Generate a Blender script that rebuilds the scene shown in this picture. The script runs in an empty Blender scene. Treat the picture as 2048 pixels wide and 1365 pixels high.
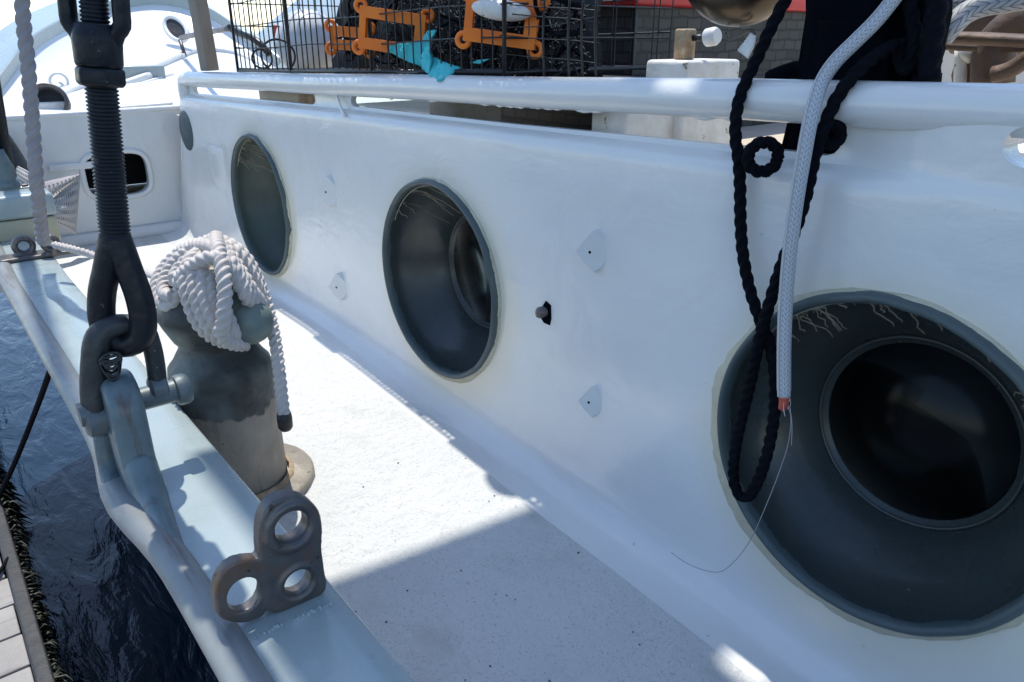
import bpy, bmesh, math, random
import numpy as np
from mathutils import Vector, Matrix, noise

random.seed(7)
S = bpy.context.scene
COL = S.collection
PI = math.pi
R = math.radians

# ------------------------------------------------------------------ camera
FPX, CX, CY = 1500.0, 1024.0, 682.5
PITCH, YAW = R(22.09), R(51.28)
CF = Vector((-math.sin(YAW)*math.cos(PITCH), math.cos(YAW)*math.cos(PITCH), -math.sin(PITCH)))
CR = Vector((math.cos(YAW), math.sin(YAW), 0))
CU = CR.cross(CF)
cd = bpy.data.cameras.new('camera')
cd.sensor_width = 36.0
cd.lens = 36.0*FPX/2048.0
cd.clip_start = 0.02
cd.clip_end = 5000
cam = bpy.data.objects.new('camera', cd)
COL.objects.link(cam)
m = Matrix.Identity(4)
for i in range(3):
    m[i][0] = CR[i]; m[i][1] = CU[i]; m[i][2] = -CF[i]
cam.matrix_world = m
S.camera = cam

# ------------------------------------------------------------------ sky, sun, exposure
SUN_TO = Vector((-0.38, 0.105, 1.0)).normalized()
w = bpy.data.worlds.new('World'); S.world = w; w.use_nodes = True
nt = w.node_tree
bg = nt.nodes['Background']
sky = nt.nodes.new('ShaderNodeTexSky'); sky.sky_type = 'NISHITA'; sky.sun_disc = False
sky.sun_elevation = math.asin(SUN_TO.z)
sky.sun_rotation = math.atan2(SUN_TO.x, SUN_TO.y)
sky.air_density = 1.0; sky.dust_density = 0.3; sky.ozone_density = 1.0
nt.links.new(sky.outputs[0], bg.inputs[0]); bg.inputs[1].default_value = 0.15
sd = bpy.data.lights.new('sun', 'SUN'); sd.energy = 2.7; sd.angle = R(0.53); sd.color = (1.0, 0.955, 0.86)
so = bpy.data.objects.new('sun', sd); COL.objects.link(so)
so.rotation_euler = SUN_TO.to_track_quat('Z', 'Y').to_euler()
so.location = (0, 0, 6)
S.view_settings.view_transform = 'Standard'
S.view_settings.look = 'None'
S.view_settings.exposure = 0.80
S.view_settings.gamma = 1.0
S.view_settings.use_curve_mapping = False
S.render.engine = 'CYCLES'
S.cycles.use_denoising = True
S.cycles.max_bounces = 8
S.cycles.caustics_reflective = False
S.cycles.caustics_refractive = False
S.cycles.sample_clamp_indirect = 4.0

# ------------------------------------------------------------------ helpers
def ray(px, py):
    return CF + CR*((px-CX)/FPX) - CU*((py-CY)/FPX)
def X(px, py, v):
    r = ray(px, py); return r*(v/r.x)
def Y(px, py, v):
    r = ray(px, py); return r*(v/r.y)
def Z(px, py, v):
    r = ray(px, py); return r*(v/r.z)

def lerp(x, xs, ys):
    return float(np.interp(x, xs, ys))

def link(name, me, mat, parent=None):
    o = bpy.data.objects.new(name, me); COL.objects.link(o)
    if mat: me.materials.append(mat)
    if parent is not None: o.parent = parent
    return o

def mesh(name, vs, fs, mat, parent=None, smooth=True, uvs=None, autos=None):
    me = bpy.data.meshes.new(name)
    me.from_pydata([tuple(v) for v in vs], [], fs)
    me.validate()
    if uvs is not None:
        l = me.uv_layers.new(name='UVMap')
        for p in me.polygons:
            for k, li in enumerate(p.loop_indices):
                l.data[li].uv = uvs[me.loops[li].vertex_index]
    me.update()
    bm = bmesh.new(); bm.from_mesh(me); bmesh.ops.recalc_face_normals(bm, faces=bm.faces); bm.to_mesh(me); bm.free()
    o = link(name, me, mat, parent)
    if smooth:
        me.shade_smooth()
        if autos: sharp(me, autos)
    return o

def sharp(me, ang=35):
    me.shade_smooth()
    try: me.set_sharp_from_angle(angle=R(ang))
    except Exception: pass

def tag(o, label=None, cat=None, group=None, kind=None):
    if label: o['label'] = label
    if cat: o['category'] = cat
    if group: o['group'] = group
    if kind: o['kind'] = kind
    return o

def thing(name, label, cat, loc=(0, 0, 0), group=None):
    o = bpy.data.objects.new(name, None); COL.objects.link(o)
    o.empty_display_size = 0.05
    o.location = loc
    tag(o, label, cat, group)
    return o

def attach(o, t):
    """parent o (built in world coordinates) to thing t"""
    o.parent = t
    o.matrix_parent_inverse = Matrix.Translation(Vector(t.location)).inverted()
    return o

def copytree(src, loc, label):
    r = src.copy(); COL.objects.link(r); r.location = loc
    r['label'] = label
    for c in list(src.children):
        d = c.copy(); COL.objects.link(d); d.parent = r
    return r

class MB:
    def __init__(s): s.v = []; s.f = []; s.uv = []
    def add(s, vs, fs, uvs=None):
        b = len(s.v); s.v += [Vector(v) for v in vs]; s.f += [[b+i for i in f] for f in fs]
        s.uv += uvs if uvs else [(0, 0)]*len(vs)
    def build(s, name, mat, parent=None, smooth=True, autos=None, bevel=None):
        o = mesh(name, s.v, s.f, mat, None, smooth, s.uv, autos)
        if bevel:
            bm = bmesh.new(); bm.from_mesh(o.data)
            bmesh.ops.bevel(bm, geom=[e for e in bm.edges if e.is_manifold and e.calc_face_angle(0) > R(30)], offset=bevel, segments=3, affect='EDGES', profile=0.5)
            bm.to_mesh(o.data); bm.free(); sharp(o.data, 40)
        if parent is not None: attach(o, parent)
        return o
    def box(s, lo, hi, M=None):
        x0, y0, z0 = lo; x1, y1, z1 = hi
        vs = [Vector(p) for p in ((x0,y0,z0),(x1,y0,z0),(x1,y1,z0),(x0,y1,z0),(x0,y0,z1),(x1,y0,z1),(x1,y1,z1),(x0,y1,z1))]
        if M: vs = [M @ v for v in vs]
        s.add(vs, [(0,3,2,1),(4,5,6,7),(0,1,5,4),(1,2,6,5),(2,3,7,6),(3,0,4,7)])
    def tube(s, pts, r, seg=10, closed=False, lobes=0, twist=0.0, cap=True, up=None, flat=1.0):
        vs, fs, uv = tube_geo(pts, r, seg, closed, lobes, twist, cap, up, flat)
        s.add(vs, fs, uv)
    def lathe(s, prof, origin, axis, seg=32, cap=True, ref=None):
        vs, fs = lathe_geo(prof, origin, axis, seg, cap, ref); s.add(vs, fs)

def resample(pts, step, closed=False):
    pts = [Vector(p) for p in pts]
    # catmull-rom then equal arc length
    n = len(pts); dense = []
    segs = n if closed else n-1
    for i in range(segs):
        p0 = pts[(i-1) % n] if (closed or i > 0) else pts[0]*2-pts[1]
        p1 = pts[i % n]; p2 = pts[(i+1) % n]
        p3 = pts[(i+2) % n] if (closed or i+2 < n) else p2*2-p1
        for k in range(16):
            t = k/16
            dense.append(0.5*((2*p1)+(p2-p0)*t+(2*p0-5*p1+4*p2-p3)*t*t+(3*p1-p0-3*p2+p3)*t*t*t))
    dense.append(pts[0] if closed else pts[-1])
    L = [0]
    for a, b in zip(dense, dense[1:]): L.append(L[-1]+(b-a).length)
    m_ = max(2, int(L[-1]/step))
    out = []; j = 0
    for i in range(m_+(0 if closed else 1)):
        d = L[-1]*i/m_
        while j < len(L)-2 and L[j+1] < d: j += 1
        t = 0 if L[j+1] == L[j] else (d-L[j])/(L[j+1]-L[j])
        out.append(dense[j].lerp(dense[j+1], t))
    return out

def tube_geo(pts, r, seg=10, closed=False, lobes=0, twist=0.0, cap=True, up=None, flat=1.0):
    pts = [Vector(p) for p in pts]; n = len(pts)
    T = []
    for i in range(n):
        if closed: d = pts[(i+1) % n]-pts[(i-1) % n]
        else: d = pts[min(i+1, n-1)]-pts[max(i-1, 0)]
        T.append(d.normalized())
    u = up.copy() if up else (Vector((0,0,1)) if abs(T[0].z) < 0.9 else Vector((1,0,0)))
    u = (u-T[0]*u.dot(T[0])).normalized()
    Us = [u]
    for i in range(1, n):
        u = Us[-1]-T[i]*Us[-1].dot(T[i]); Us.append(u.normalized())
    fixang = 0
    if closed:
        uu = Us[-1]-T[0]*Us[-1].dot(T[0]); uu.normalize()
        fixang = math.atan2(uu.cross(Us[0]).dot(T[0]), uu.dot(Us[0]))
    vs = []; uv = []; L = 0.0
    total = sum((pts[i+1]-pts[i]).length for i in range(n-1))
    for i in range(n):
        if i: L += (pts[i]-pts[i-1]).length
        V = T[i].cross(Us[i]); rr = r[i] if isinstance(r, (list, tuple)) else r
        a0 = 2*PI*L*twist + (fixang*L/max(total, 1e-6) if closed else 0)
        for k in range(seg):
            a = 2*PI*k/seg
            q = rr
            if lobes:
                al = ((a) % (2*PI/lobes)) - PI/lobes
                # union of circles: centre distance c, radius s
                s_ = 0.60 if lobes == 3 else 0.42
                c = 1-s_
                q = rr*(c*math.cos(al)+math.sqrt(max(s_*s_-(c*math.sin(al))**2, 0)))
            ang = a+a0
            vs.append(pts[i]+Us[i]*(math.cos(ang)*q)+V*(math.sin(ang)*q*flat))
            uv.append((k/seg, L))
    fs = []
    for i in range(n if closed else n-1):
        j = (i+1) % n
        for k in range(seg):
            k2 = (k+1) % seg
            fs.append((i*seg+k, i*seg+k2, j*seg+k2, j*seg+k))
    if cap and not closed:
        fs.append(tuple(range(seg-1, -1, -1))); fs.append(tuple((n-1)*seg+k for k in range(seg)))
    return vs, fs, uv

def lathe_geo(prof, origin, axis, seg=32, cap=True, ref=None):
    a = Vector(axis).normalized(); o = Vector(origin)
    u = Vector(ref) if ref else (Vector((0,0,1)) if abs(a.z) < 0.9 else Vector((1,0,0)))
    u = (u-a*u.dot(a)).normalized(); v = a.cross(u)
    vs = []; fs = []
    for r, h in prof:
        for k in range(seg):
            t = 2*PI*k/seg
            vs.append(o+a*h+u*(math.cos(t)*r)+v*(math.sin(t)*r))
    n = len(prof)
    for i in range(n-1):
        for k in range(seg):
            k2 = (k+1) % seg
            fs.append((i*seg+k, i*seg+k2, (i+1)*seg+k2, (i+1)*seg+k))
    if cap:
        fs.append(tuple(range(seg-1, -1, -1))); fs.append(tuple((n-1)*seg+k for k in range(seg)))
    return vs, fs

def rope(mb, pts, r, step=0.004, seg=18, lobes=3, turns=None, closed=False):
    """three strand laid rope"""
    p = resample(pts, step, closed)
    mb.tube(p, r, seg, closed, lobes, (turns or 1/(r*6.0)))

def jitter(me, amp, scale):
    for v in me.vertices:
        c = v.co*scale
        v.co += Vector((noise.noise(c), noise.noise(c+Vector((9,3,1))), noise.noise(c+Vector((2,7,5)))))*amp

def boolean(o, cutters, op='DIFFERENCE'):
    for c in cutters:
        md = o.modifiers.new('b', 'BOOLEAN'); md.operation = op; md.object = c; md.solver = 'EXACT'
    dg = bpy.context.evaluated_depsgraph_get(); dg.update()
    me = bpy.data.meshes.new_from_object(o.evaluated_get(dg))
    o.modifiers.clear(); o.data = me
    for c in cutters: bpy.data.objects.remove(c, do_unlink=True)
    return o

# ------------------------------------------------------------------ materials
def mat(name, col, rough=0.5, metal=0.0, col2=None, nscale=6.0, namt=0.5, bump=0.0, bscale=60.0, bdist=0.002,
        coat=0.0, streak=None, spec=0.5, sheen=0.0, rvar=0.0, speck=None, speck_scale=120, speck_t=0.7, detail=6):
    M = bpy.data.materials.new(name); M.use_nodes = True
    t = M.node_tree; n = t.nodes; b = n['Principled BSDF']
    b.inputs['Roughness'].default_value = rough
    b.inputs['Metallic'].default_value = metal
    b.inputs['Specular IOR Level'].default_value = spec
    b.inputs['Coat Weight'].default_value = coat
    b.inputs['Coat Roughness'].default_value = 0.12
    if sheen: b.inputs['Sheen Weight'].default_value = sheen
    tc = n.new('ShaderNodeTexCoord')
    base = None
    def noise_node(scale, det=6, vec=None, rgh=0.6):
        q = n.new('ShaderNodeTexNoise'); q.inputs['Scale'].default_value = scale; q.inputs['Detail'].default_value = det
        q.inputs['Roughness'].default_value = rgh
        t.links.new(vec or tc.outputs['Object'], q.inputs['Vector']); return q
    def mixc(f, a, c):
        q = n.new('ShaderNodeMix'); q.data_type = 'RGBA'
        t.links.new(f, q.inputs['Factor'])
        for s_, v in ((6, a), (7, c)):
            if hasattr(v, 'links') or isinstance(v, bpy.types.NodeSocket): t.links.new(v, q.inputs[s_])
            else: q.inputs[s_].default_value = (*v, 1)
        return q.outputs[2]
    def ramp(f, lo, hi):
        q = n.new('ShaderNodeMapRange'); q.inputs['From Min'].default_value = lo; q.inputs['From Max'].default_value = hi
        t.links.new(f, q.inputs['Value']); return q.outputs[0]
    b.inputs['Base Color'].default_value = (*col, 1)
    cur = col
    if col2:
        nn = noise_node(nscale, detail)
        cur = mixc(ramp(nn.outputs[0], 0.5-0.5*(1-namt)-0.02, 0.5+0.5*(1-namt)+0.02), col, col2)
    if streak:
        mp = n.new('ShaderNodeMapping'); mp.inputs['Scale'].default_value = streak[1]
        t.links.new(tc.outputs['Object'], mp.inputs['Vector'])
        sn = noise_node(1.0, 5, mp.outputs[0])
        cur = mixc(ramp(sn.outputs[0], 0.56, 0.75), cur, streak[0])
    if speck:
        sn = noise_node(speck_scale, 3)
        cur = mixc(ramp(sn.outputs[0], speck_t, speck_t+0.05), cur, speck)
    if not isinstance(cur, tuple): t.links.new(cur, b.inputs['Base Color'])
    if rvar:
        rn = noise_node(nscale*2.3, 5)
        q = n.new('ShaderNodeMapRange'); q.inputs['From Min'].default_value = 0.3; q.inputs['From Max'].default_value = 0.7
        q.inputs['To Min'].default_value = max(rough-rvar, 0.03); q.inputs['To Max'].default_value = min(rough+rvar, 1)
        t.links.new(rn.outputs[0], q.inputs['Value']); t.links.new(q.outputs[0], b.inputs['Roughness'])
    if bump:
        bn = noise_node(bscale, 5)
        bp = n.new('ShaderNodeBump'); bp.inputs['Strength'].default_value = bump; bp.inputs['Distance'].default_value = bdist
        t.links.new(bn.outputs[0], bp.inputs['Height'])
        ln = noise_node(bscale*0.12, 3)
        bp2 = n.new('ShaderNodeBump'); bp2.inputs['Strength'].default_value = bump*0.8; bp2.inputs['Distance'].default_value = bdist*5
        t.links.new(ln.outputs[0], bp2.inputs['Height']); t.links.new(bp.outputs[0], bp2.inputs['Normal'])
        t.links.new(bp2.outputs[0], b.inputs['Normal'])
    M['x'] = 1
    return M

def brushed(M, scale, strength, dist):
    """extra bump layer stretched along one direction: brush marks, lap lines, dents"""
    t = M.node_tree; n = t.nodes; b = n['Principled BSDF']
    tc = n.new('ShaderNodeTexCoord'); mp = n.new('ShaderNodeMapping'); mp.inputs['Scale'].default_value = scale
    t.links.new(tc.outputs['Object'], mp.inputs['Vector'])
    q = n.new('ShaderNodeTexNoise'); q.inputs['Scale'].default_value = 1.0; q.inputs['Detail'].default_value = 4; q.inputs['Distortion'].default_value = 0.8
    t.links.new(mp.outputs[0], q.inputs['Vector'])
    bp = n.new('ShaderNodeBump'); bp.inputs['Strength'].default_value = strength; bp.inputs['Distance'].default_value = dist
    t.links.new(q.outputs[0], bp.inputs['Height'])
    l = b.inputs['Normal'].links
    if l: t.links.new(l[0].from_socket, bp.inputs['Normal'])
    t.links.new(bp.outputs[0], b.inputs['Normal'])

def wall_material():
    """glossy white boat paint, brushed by hand, yellowed round the openings"""
    M = mat('white_boat_paint', (0.775, 0.77, 0.74), 0.2, col2=(0.68, 0.69, 0.69), nscale=3.0, namt=0.55, bump=0.22, bscale=26, bdist=0.003, rvar=0.07,
            speck=(0.30, 0.28, 0.24), speck_scale=62, speck_t=0.745, coat=0.25)
    brushed(M, (4.5, 30, 45), 0.26, 0.002)
    brushed(M, (7, 20, 9), 0.3, 0.012)
    brushed(M, (60, 30, 4), 0.25, 0.0015)
    t = M.node_tree; n = t.nodes; b = n['Principled BSDF']
    base = b.inputs['Base Color'].links[0].from_socket
    tc = n.new('ShaderNodeTexCoord')
    cur = base
    nz = n.new('ShaderNodeTexNoise'); nz.inputs['Scale'].default_value = 9; nz.inputs['Detail'].default_value = 5
    t.links.new(tc.outputs['Object'], nz.inputs['Vector'])
    for (px_, pz_, off) in PORTS:
        d = n.new('ShaderNodeVectorMath'); d.operation = 'DISTANCE'
        t.links.new(tc.outputs['Object'], d.inputs[0]); d.inputs[1].default_value = (px_+0.012, 0.9, pz_-off)
        a = n.new('ShaderNodeMath'); a.operation = 'MULTIPLY_ADD'
        t.links.new(nz.outputs[0], a.inputs[0]); a.inputs[1].default_value = 0.05; t.links.new(d.outputs['Value'], a.inputs[2])
        mr = n.new('ShaderNodeMapRange'); mr.inputs['From Min'].default_value = 0.266; mr.inputs['From Max'].default_value = 0.33
        mr.inputs['To Min'].default_value = 0.75; mr.inputs['To Max'].default_value = 0
        t.links.new(a.outputs[0], mr.inputs['Value'])
        q = n.new('ShaderNodeMix'); q.data_type = 'RGBA'
        t.links.new(mr.outputs[0], q.inputs['Factor']); t.links.new(cur, q.inputs[6]); q.inputs[7].default_value = (0.72, 0.68, 0.54, 1)
        cur = q.outputs[2]
    t.links.new(cur, b.inputs['Base Color'])
    return M

PORTS = [(-2.447, -0.52, 0.010), (-1.392, -0.52, 0.018), (-0.373, -0.52, 0.034)]
PR = 0.2315
M_wall = wall_material()
M_white = mat('white_paint', (0.76, 0.77, 0.77), 0.35, col2=(0.68, 0.70, 0.71), nscale=5, bump=0.25, bscale=50, rvar=0.1)
M_white_old = mat('weathered_white_paint', (0.80, 0.80, 0.78), 0.55, col2=(0.62, 0.60, 0.55), nscale=30, namt=0.6, bump=0.5, bscale=70, bdist=0.003,
                  speck=(0.2, 0.16, 0.12), speck_scale=45, speck_t=0.64)
M_deck = mat('white_nonskid_deck', (0.67, 0.67, 0.655), 0.75, col2=(0.57, 0.58, 0.575), nscale=3.5, namt=0.4, bump=0.9, bscale=300, bdist=0.0022,
             speck=(0.44, 0.45, 0.45), speck_scale=240, speck_t=0.60, streak=((0.50, 0.50, 0.47), (4, 6, 6)))
M_rail = mat('pale_blue_green_paint', (0.31, 0.375, 0.385), 0.3, col2=(0.35, 0.415, 0.415), nscale=7, namt=0.4, bump=0.12, bscale=50, rvar=0.12,
             streak=((0.26, 0.36, 0.38), (3, 30, 30)), speck=(0.8, 0.86, 0.86), speck_scale=100, speck_t=0.775, coat=0.25)
M_rail_edge = mat('worn_greyish_pink_edge', (0.19, 0.20, 0.205), 0.42, col2=(0.25, 0.28, 0.28), nscale=9, namt=0.5, bump=0.3, bscale=60, rvar=0.1,
                  streak=((0.12, 0.08, 0.07), (5, 60, 40)))
M_chain = mat('old_blue_green_paint_rusting', (0.17, 0.24, 0.26), 0.4, col2=(0.065, 0.095, 0.11), nscale=14, namt=0.5, bump=0.5, bscale=55, bdist=0.003,
              streak=((0.09, 0.045, 0.035), (45, 45, 6)), rvar=0.12, coat=0.15)
M_black = mat('black_painted_steel', (0.004, 0.007, 0.012), 0.42, col2=(0.009, 0.013, 0.019), nscale=30, bump=0.5, bscale=110, bdist=0.0016, rvar=0.15, spec=0.28, speck=(0.09, 0.10, 0.11), speck_scale=85, speck_t=0.70)
M_darkgrey = mat('blackened_galvanised_steel', (0.006, 0.010, 0.015), 0.45, metal=0.1, col2=(0.05, 0.055, 0.058), nscale=22, namt=0.55, bump=0.6, bscale=90, bdist=0.002,
                 speck=(0.4, 0.42, 0.42), speck_scale=90, speck_t=0.72, rvar=0.12)
M_steel = mat('bare_weathered_steel', (0.19, 0.165, 0.145), 0.42, metal=0.55, col2=(0.07, 0.078, 0.095), nscale=15, namt=0.45, bump=0.4, bscale=110, bdist=0.0015,
              streak=((0.20, 0.10, 0.05), (20, 20, 20)), rvar=0.15, speck=(0.05, 0.04, 0.035), speck_scale=70, speck_t=0.66)
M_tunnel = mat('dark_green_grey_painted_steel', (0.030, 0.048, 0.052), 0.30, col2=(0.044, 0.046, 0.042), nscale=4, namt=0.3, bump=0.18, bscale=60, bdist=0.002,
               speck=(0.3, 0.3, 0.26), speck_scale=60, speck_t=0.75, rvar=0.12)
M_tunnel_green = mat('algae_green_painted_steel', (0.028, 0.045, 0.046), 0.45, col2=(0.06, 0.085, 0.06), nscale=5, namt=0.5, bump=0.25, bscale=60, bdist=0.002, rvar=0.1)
M_rim = mat('blue_grey_rim_paint', (0.05, 0.078, 0.082), 0.45, col2=(0.075, 0.10, 0.105), nscale=10, namt=0.5, bump=0.4, bscale=80, bdist=0.002, rvar=0.1)
M_caulk = mat('cream_caulk', (0.58, 0.54, 0.42), 0.6, col2=(0.42, 0.39, 0.28), nscale=25, namt=0.4, bump=1.0, bscale=70, bdist=0.004)
M_drip = mat('cream_paint_drip', (0.34, 0.31, 0.24), 0.5)
M_pin = mat('dull_grey_pin_steel', (0.085, 0.11, 0.125), 0.45, metal=0.2, col2=(0.15, 0.18, 0.19), nscale=20, bump=0.5, bscale=80, bdist=0.002, speck=(0.5, 0.55, 0.55), speck_scale=100, speck_t=0.76)
M_bron = mat('weathered_bronze', (0.12, 0.15, 0.14), 0.5, metal=0.1, col2=(0.20, 0.255, 0.235), nscale=9, namt=0.5, bump=0.3, bscale=60, bdist=0.002,
             speck=(0.5, 0.55, 0.53), speck_scale=110, speck_t=0.76, rvar=0.12)
M_boll = None
M_rope_w = mat('white_nylon_rope', (0.64, 0.585, 0.55), 0.65, col2=(0.52, 0.47, 0.44), nscale=25, bump=0.4, bscale=350, bdist=0.001, sheen=0.3)
M_rope_g = mat('grey_weathered_rope', (0.36, 0.34, 0.35), 0.75, col2=(0.26, 0.25, 0.27), nscale=20, bump=0.6, bscale=350, bdist=0.001)
M_rope_b = mat('black_rope', (0.003, 0.004, 0.008), 0.85, col2=(0.006, 0.007, 0.011), nscale=60, bump=0.8, bscale=420, bdist=0.0012, spec=0.08)
M_burn = mat('melted_rope_end', (0.03, 0.025, 0.022), 0.5, bump=0.6, bscale=200)
M_red = mat('red_rope_core', (0.55, 0.10, 0.06), 0.6, col2=(0.35, 0.05, 0.04), nscale=80)
M_orange = mat('orange_plastic', (0.95, 0.25, 0.012), 0.4, col2=(0.75, 0.14, 0.008), nscale=12)
M_teal = mat('turquoise_cloth', (0.08, 0.60, 0.62), 0.75, col2=(0.05, 0.48, 0.52), nscale=14, bump=0.5, bscale=60, bdist=0.004)
M_buoy = mat('white_plastic_buoy', (0.75, 0.77, 0.80), 0.35, col2=(0.68, 0.70, 0.74), nscale=6)
M_wire = mat('black_coated_wire', (0.006, 0.007, 0.010), 0.4)
M_net = mat('black_netting', (0.006, 0.007, 0.011), 0.6, speck=(0.10, 0.11, 0.13), speck_scale=90, speck_t=0.7, bump=0.6, bscale=90)
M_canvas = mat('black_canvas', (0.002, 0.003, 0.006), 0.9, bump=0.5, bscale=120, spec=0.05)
M_redlid = mat('red_plastic_lid', (0.55, 0.035, 0.04), 0.4, col2=(0.48, 0.03, 0.035), nscale=4)
M_brown = mat('rusty_brown_iron', (0.07, 0.045, 0.032), 0.6, col2=(0.16, 0.10, 0.07), nscale=14, namt=0.5, bump=0.7, bscale=70, bdist=0.003)
M_bronze = mat('dark_brown_polished_metal', (0.12, 0.095, 0.065), 0.25, metal=0.75, col2=(0.06, 0.05, 0.04), nscale=5, bump=0.2, bscale=30)
M_rust = mat('flaking_rust', (0.22, 0.10, 0.05), 0.8, col2=(0.55, 0.45, 0.30), nscale=40, namt=0.6, bump=0.9, bscale=90, bdist=0.003)
M_wood = mat('grey_weathered_wood', (0.33, 0.29, 0.24), 0.75, col2=(0.22, 0.19, 0.16), nscale=8, bump=0.5, bscale=60, streak=((0.15, 0.13, 0.11), (40, 40, 3)))
M_tan = mat('tan_deck_planks', (0.62, 0.55, 0.44), 0.7, col2=(0.52, 0.44, 0.34), nscale=8, bump=0.4, bscale=60)
M_plank = mat('silvery_dock_planks', (0.42, 0.40, 0.385), 0.8, col2=(0.24, 0.23, 0.23), nscale=6, namt=0.45, bump=0.8, bscale=50, bdist=0.003, streak=((0.10, 0.098, 0.10), (45, 2.5, 45)))
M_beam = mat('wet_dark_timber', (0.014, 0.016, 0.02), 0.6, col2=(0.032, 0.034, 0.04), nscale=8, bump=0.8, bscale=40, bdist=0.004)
M_weed = mat('dark_seaweed', (0.008, 0.012, 0.012), 0.55, col2=(0.018, 0.024, 0.018), nscale=30)
M_hull = mat('dark_blue_hull', (0.02, 0.05, 0.07), 0.4)
M_yellow = mat('faded_yellow_plastic', (0.46, 0.43, 0.30), 0.6, col2=(0.38, 0.36, 0.27), nscale=12)
M_matgrey = mat('grey_rubber_mat', (0.36, 0.36, 0.36), 0.6, bump=0.4, bscale=50)

def wicker_material():
    M = mat('dark_grey_woven_wicker', (0.035, 0.036, 0.037), 0.55)
    t = M.node_tree; n = t.nodes; b = n['Principled BSDF']
    u = n.new('ShaderNodeUVMap')
    br = n.new('ShaderNodeTexBrick'); br.inputs['Scale'].default_value = 1
    br.inputs['Color1'].default_value = (0.016, 0.016, 0.016, 1); br.inputs['Color2'].default_value = (0.045, 0.044, 0.041, 1)
    br.inputs['Mortar'].default_value = (0.004, 0.004, 0.005, 1); br.inputs['Mortar Size'].default_value = 0.0035
    br.inputs['Brick Width'].default_value = 0.062; br.inputs['Row Height'].default_value = 0.030; br.offset = 0.37
    wn = n.new('ShaderNodeTexNoise'); wn.inputs['Scale'].default_value = 22; t.links.new(u.outputs[0], wn.inputs['Vector'])
    wa = n.new('ShaderNodeVectorMath'); wa.operation = 'MULTIPLY_ADD'; wa.inputs[1].default_value = (0.010, 0.016, 0); t.links.new(wn.outputs['Color'], wa.inputs[0]); t.links.new(u.outputs[0], wa.inputs[2])
    t.links.new(wa.outputs[0], br.inputs['Vector']); t.links.new(br.outputs['Color'], b.inputs['Base Color'])
    bp = n.new('ShaderNodeBump'); bp.inputs['Strength'].default_value = 0.9; bp.inputs['Distance'].default_value = 0.006; bp.invert = True
    t.links.new(br.outputs['Fac'], bp.inputs['Height']); t.links.new(bp.outputs[0], b.inputs['Normal'])
    return M
M_wicker = wicker_material()

def braid_material(name, c1, c2, nu, nv, width=0.5):
    """braided cover: herringbone of short stitches laid out in the rope's own UVs (u round, v metres along)"""
    M = mat(name, c1, 0.6, sheen=0.2)
    t = M.node_tree; n = t.nodes; b = n['Principled BSDF']
    u = n.new('ShaderNodeUVMap'); sp = n.new('ShaderNodeSeparateXYZ'); t.links.new(u.outputs[0], sp.inputs[0])
    def mth(op, a, c=None, d=None):
        q = n.new('ShaderNodeMath'); q.operation = op
        for i, v in enumerate((a, c, d)):
            if v is None: continue
            if isinstance(v, (int, float)): q.inputs[i].default_value = v
            else: t.links.new(v, q.inputs[i])
        return q.outputs[0]
    U = mth('MULTIPLY', sp.outputs[0], nu); V = mth('MULTIPLY', sp.outputs[1], nv)
    tri = mth('PINGPONG', U, 0.5)                    # 0..0..0.5
    s = mth('FRACT', mth('ADD', V, mth('MULTIPLY', tri, 2.2)))
    e1 = mth('LESS_THAN', s, 0.22)
    e2 = mth('GREATER_THAN', mth('ABSOLUTE', mth('SUBTRACT', tri, 0.25)), 0.21)
    f = mth('MULTIPLY', mth('MAXIMUM', e1, mth('MULTIPLY', e2, 0.5)), width)
    mx = n.new('ShaderNodeMix'); mx.data_type = 'RGBA'; t.links.new(f, mx.inputs['Factor'])
    mx.inputs[6].default_value = (*c1, 1); mx.inputs[7].default_value = (*c2, 1)
    t.links.new(mx.outputs[2], b.inputs['Base Color'])
    bp = n.new('ShaderNodeBump'); bp.inputs['Strength'].default_value = 0.8; bp.inputs['Distance'].default_value = 0.002; bp.invert = True
    t.links.new(f, bp.inputs['Height']); t.links.new(bp.outputs[0], b.inputs['Normal'])
    return M
M_braid = braid_material('white_braided_rope', (0.52, 0.54, 0.56), (0.16, 0.19, 0.25), 7, 150, 0.8)
M_braid_g = braid_material('grey_braided_rope', (0.42, 0.43, 0.45), (0.10, 0.11, 0.13), 6, 80, 0.9)

def glass_material():
    M = bpy.data.materials.new('porthole_glass'); M.use_nodes = True
    t = M.node_tree; n = t.nodes; n.remove(n['Principled BSDF']); out = n['Material Output']
    tr = n.new('ShaderNodeBsdfTransparent'); tr.inputs[0].default_value = (0.35, 0.42, 0.45, 1)
    gl = n.new('ShaderNodeBsdfGlossy'); gl.inputs['Roughness'].default_value = 0.22
    fr = n.new('ShaderNodeFresnel'); fr.inputs[0].default_value = 1.32
    mx = n.new('ShaderNodeMixShader'); t.links.new(fr.outputs[0], mx.inputs[0]); t.links.new(tr.outputs[0], mx.inputs[1]); t.links.new(gl.outputs[0], mx.inputs[2])
    t.links.new(mx.outputs[0], out.inputs[0]); return M
M_glass = glass_material()

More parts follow.
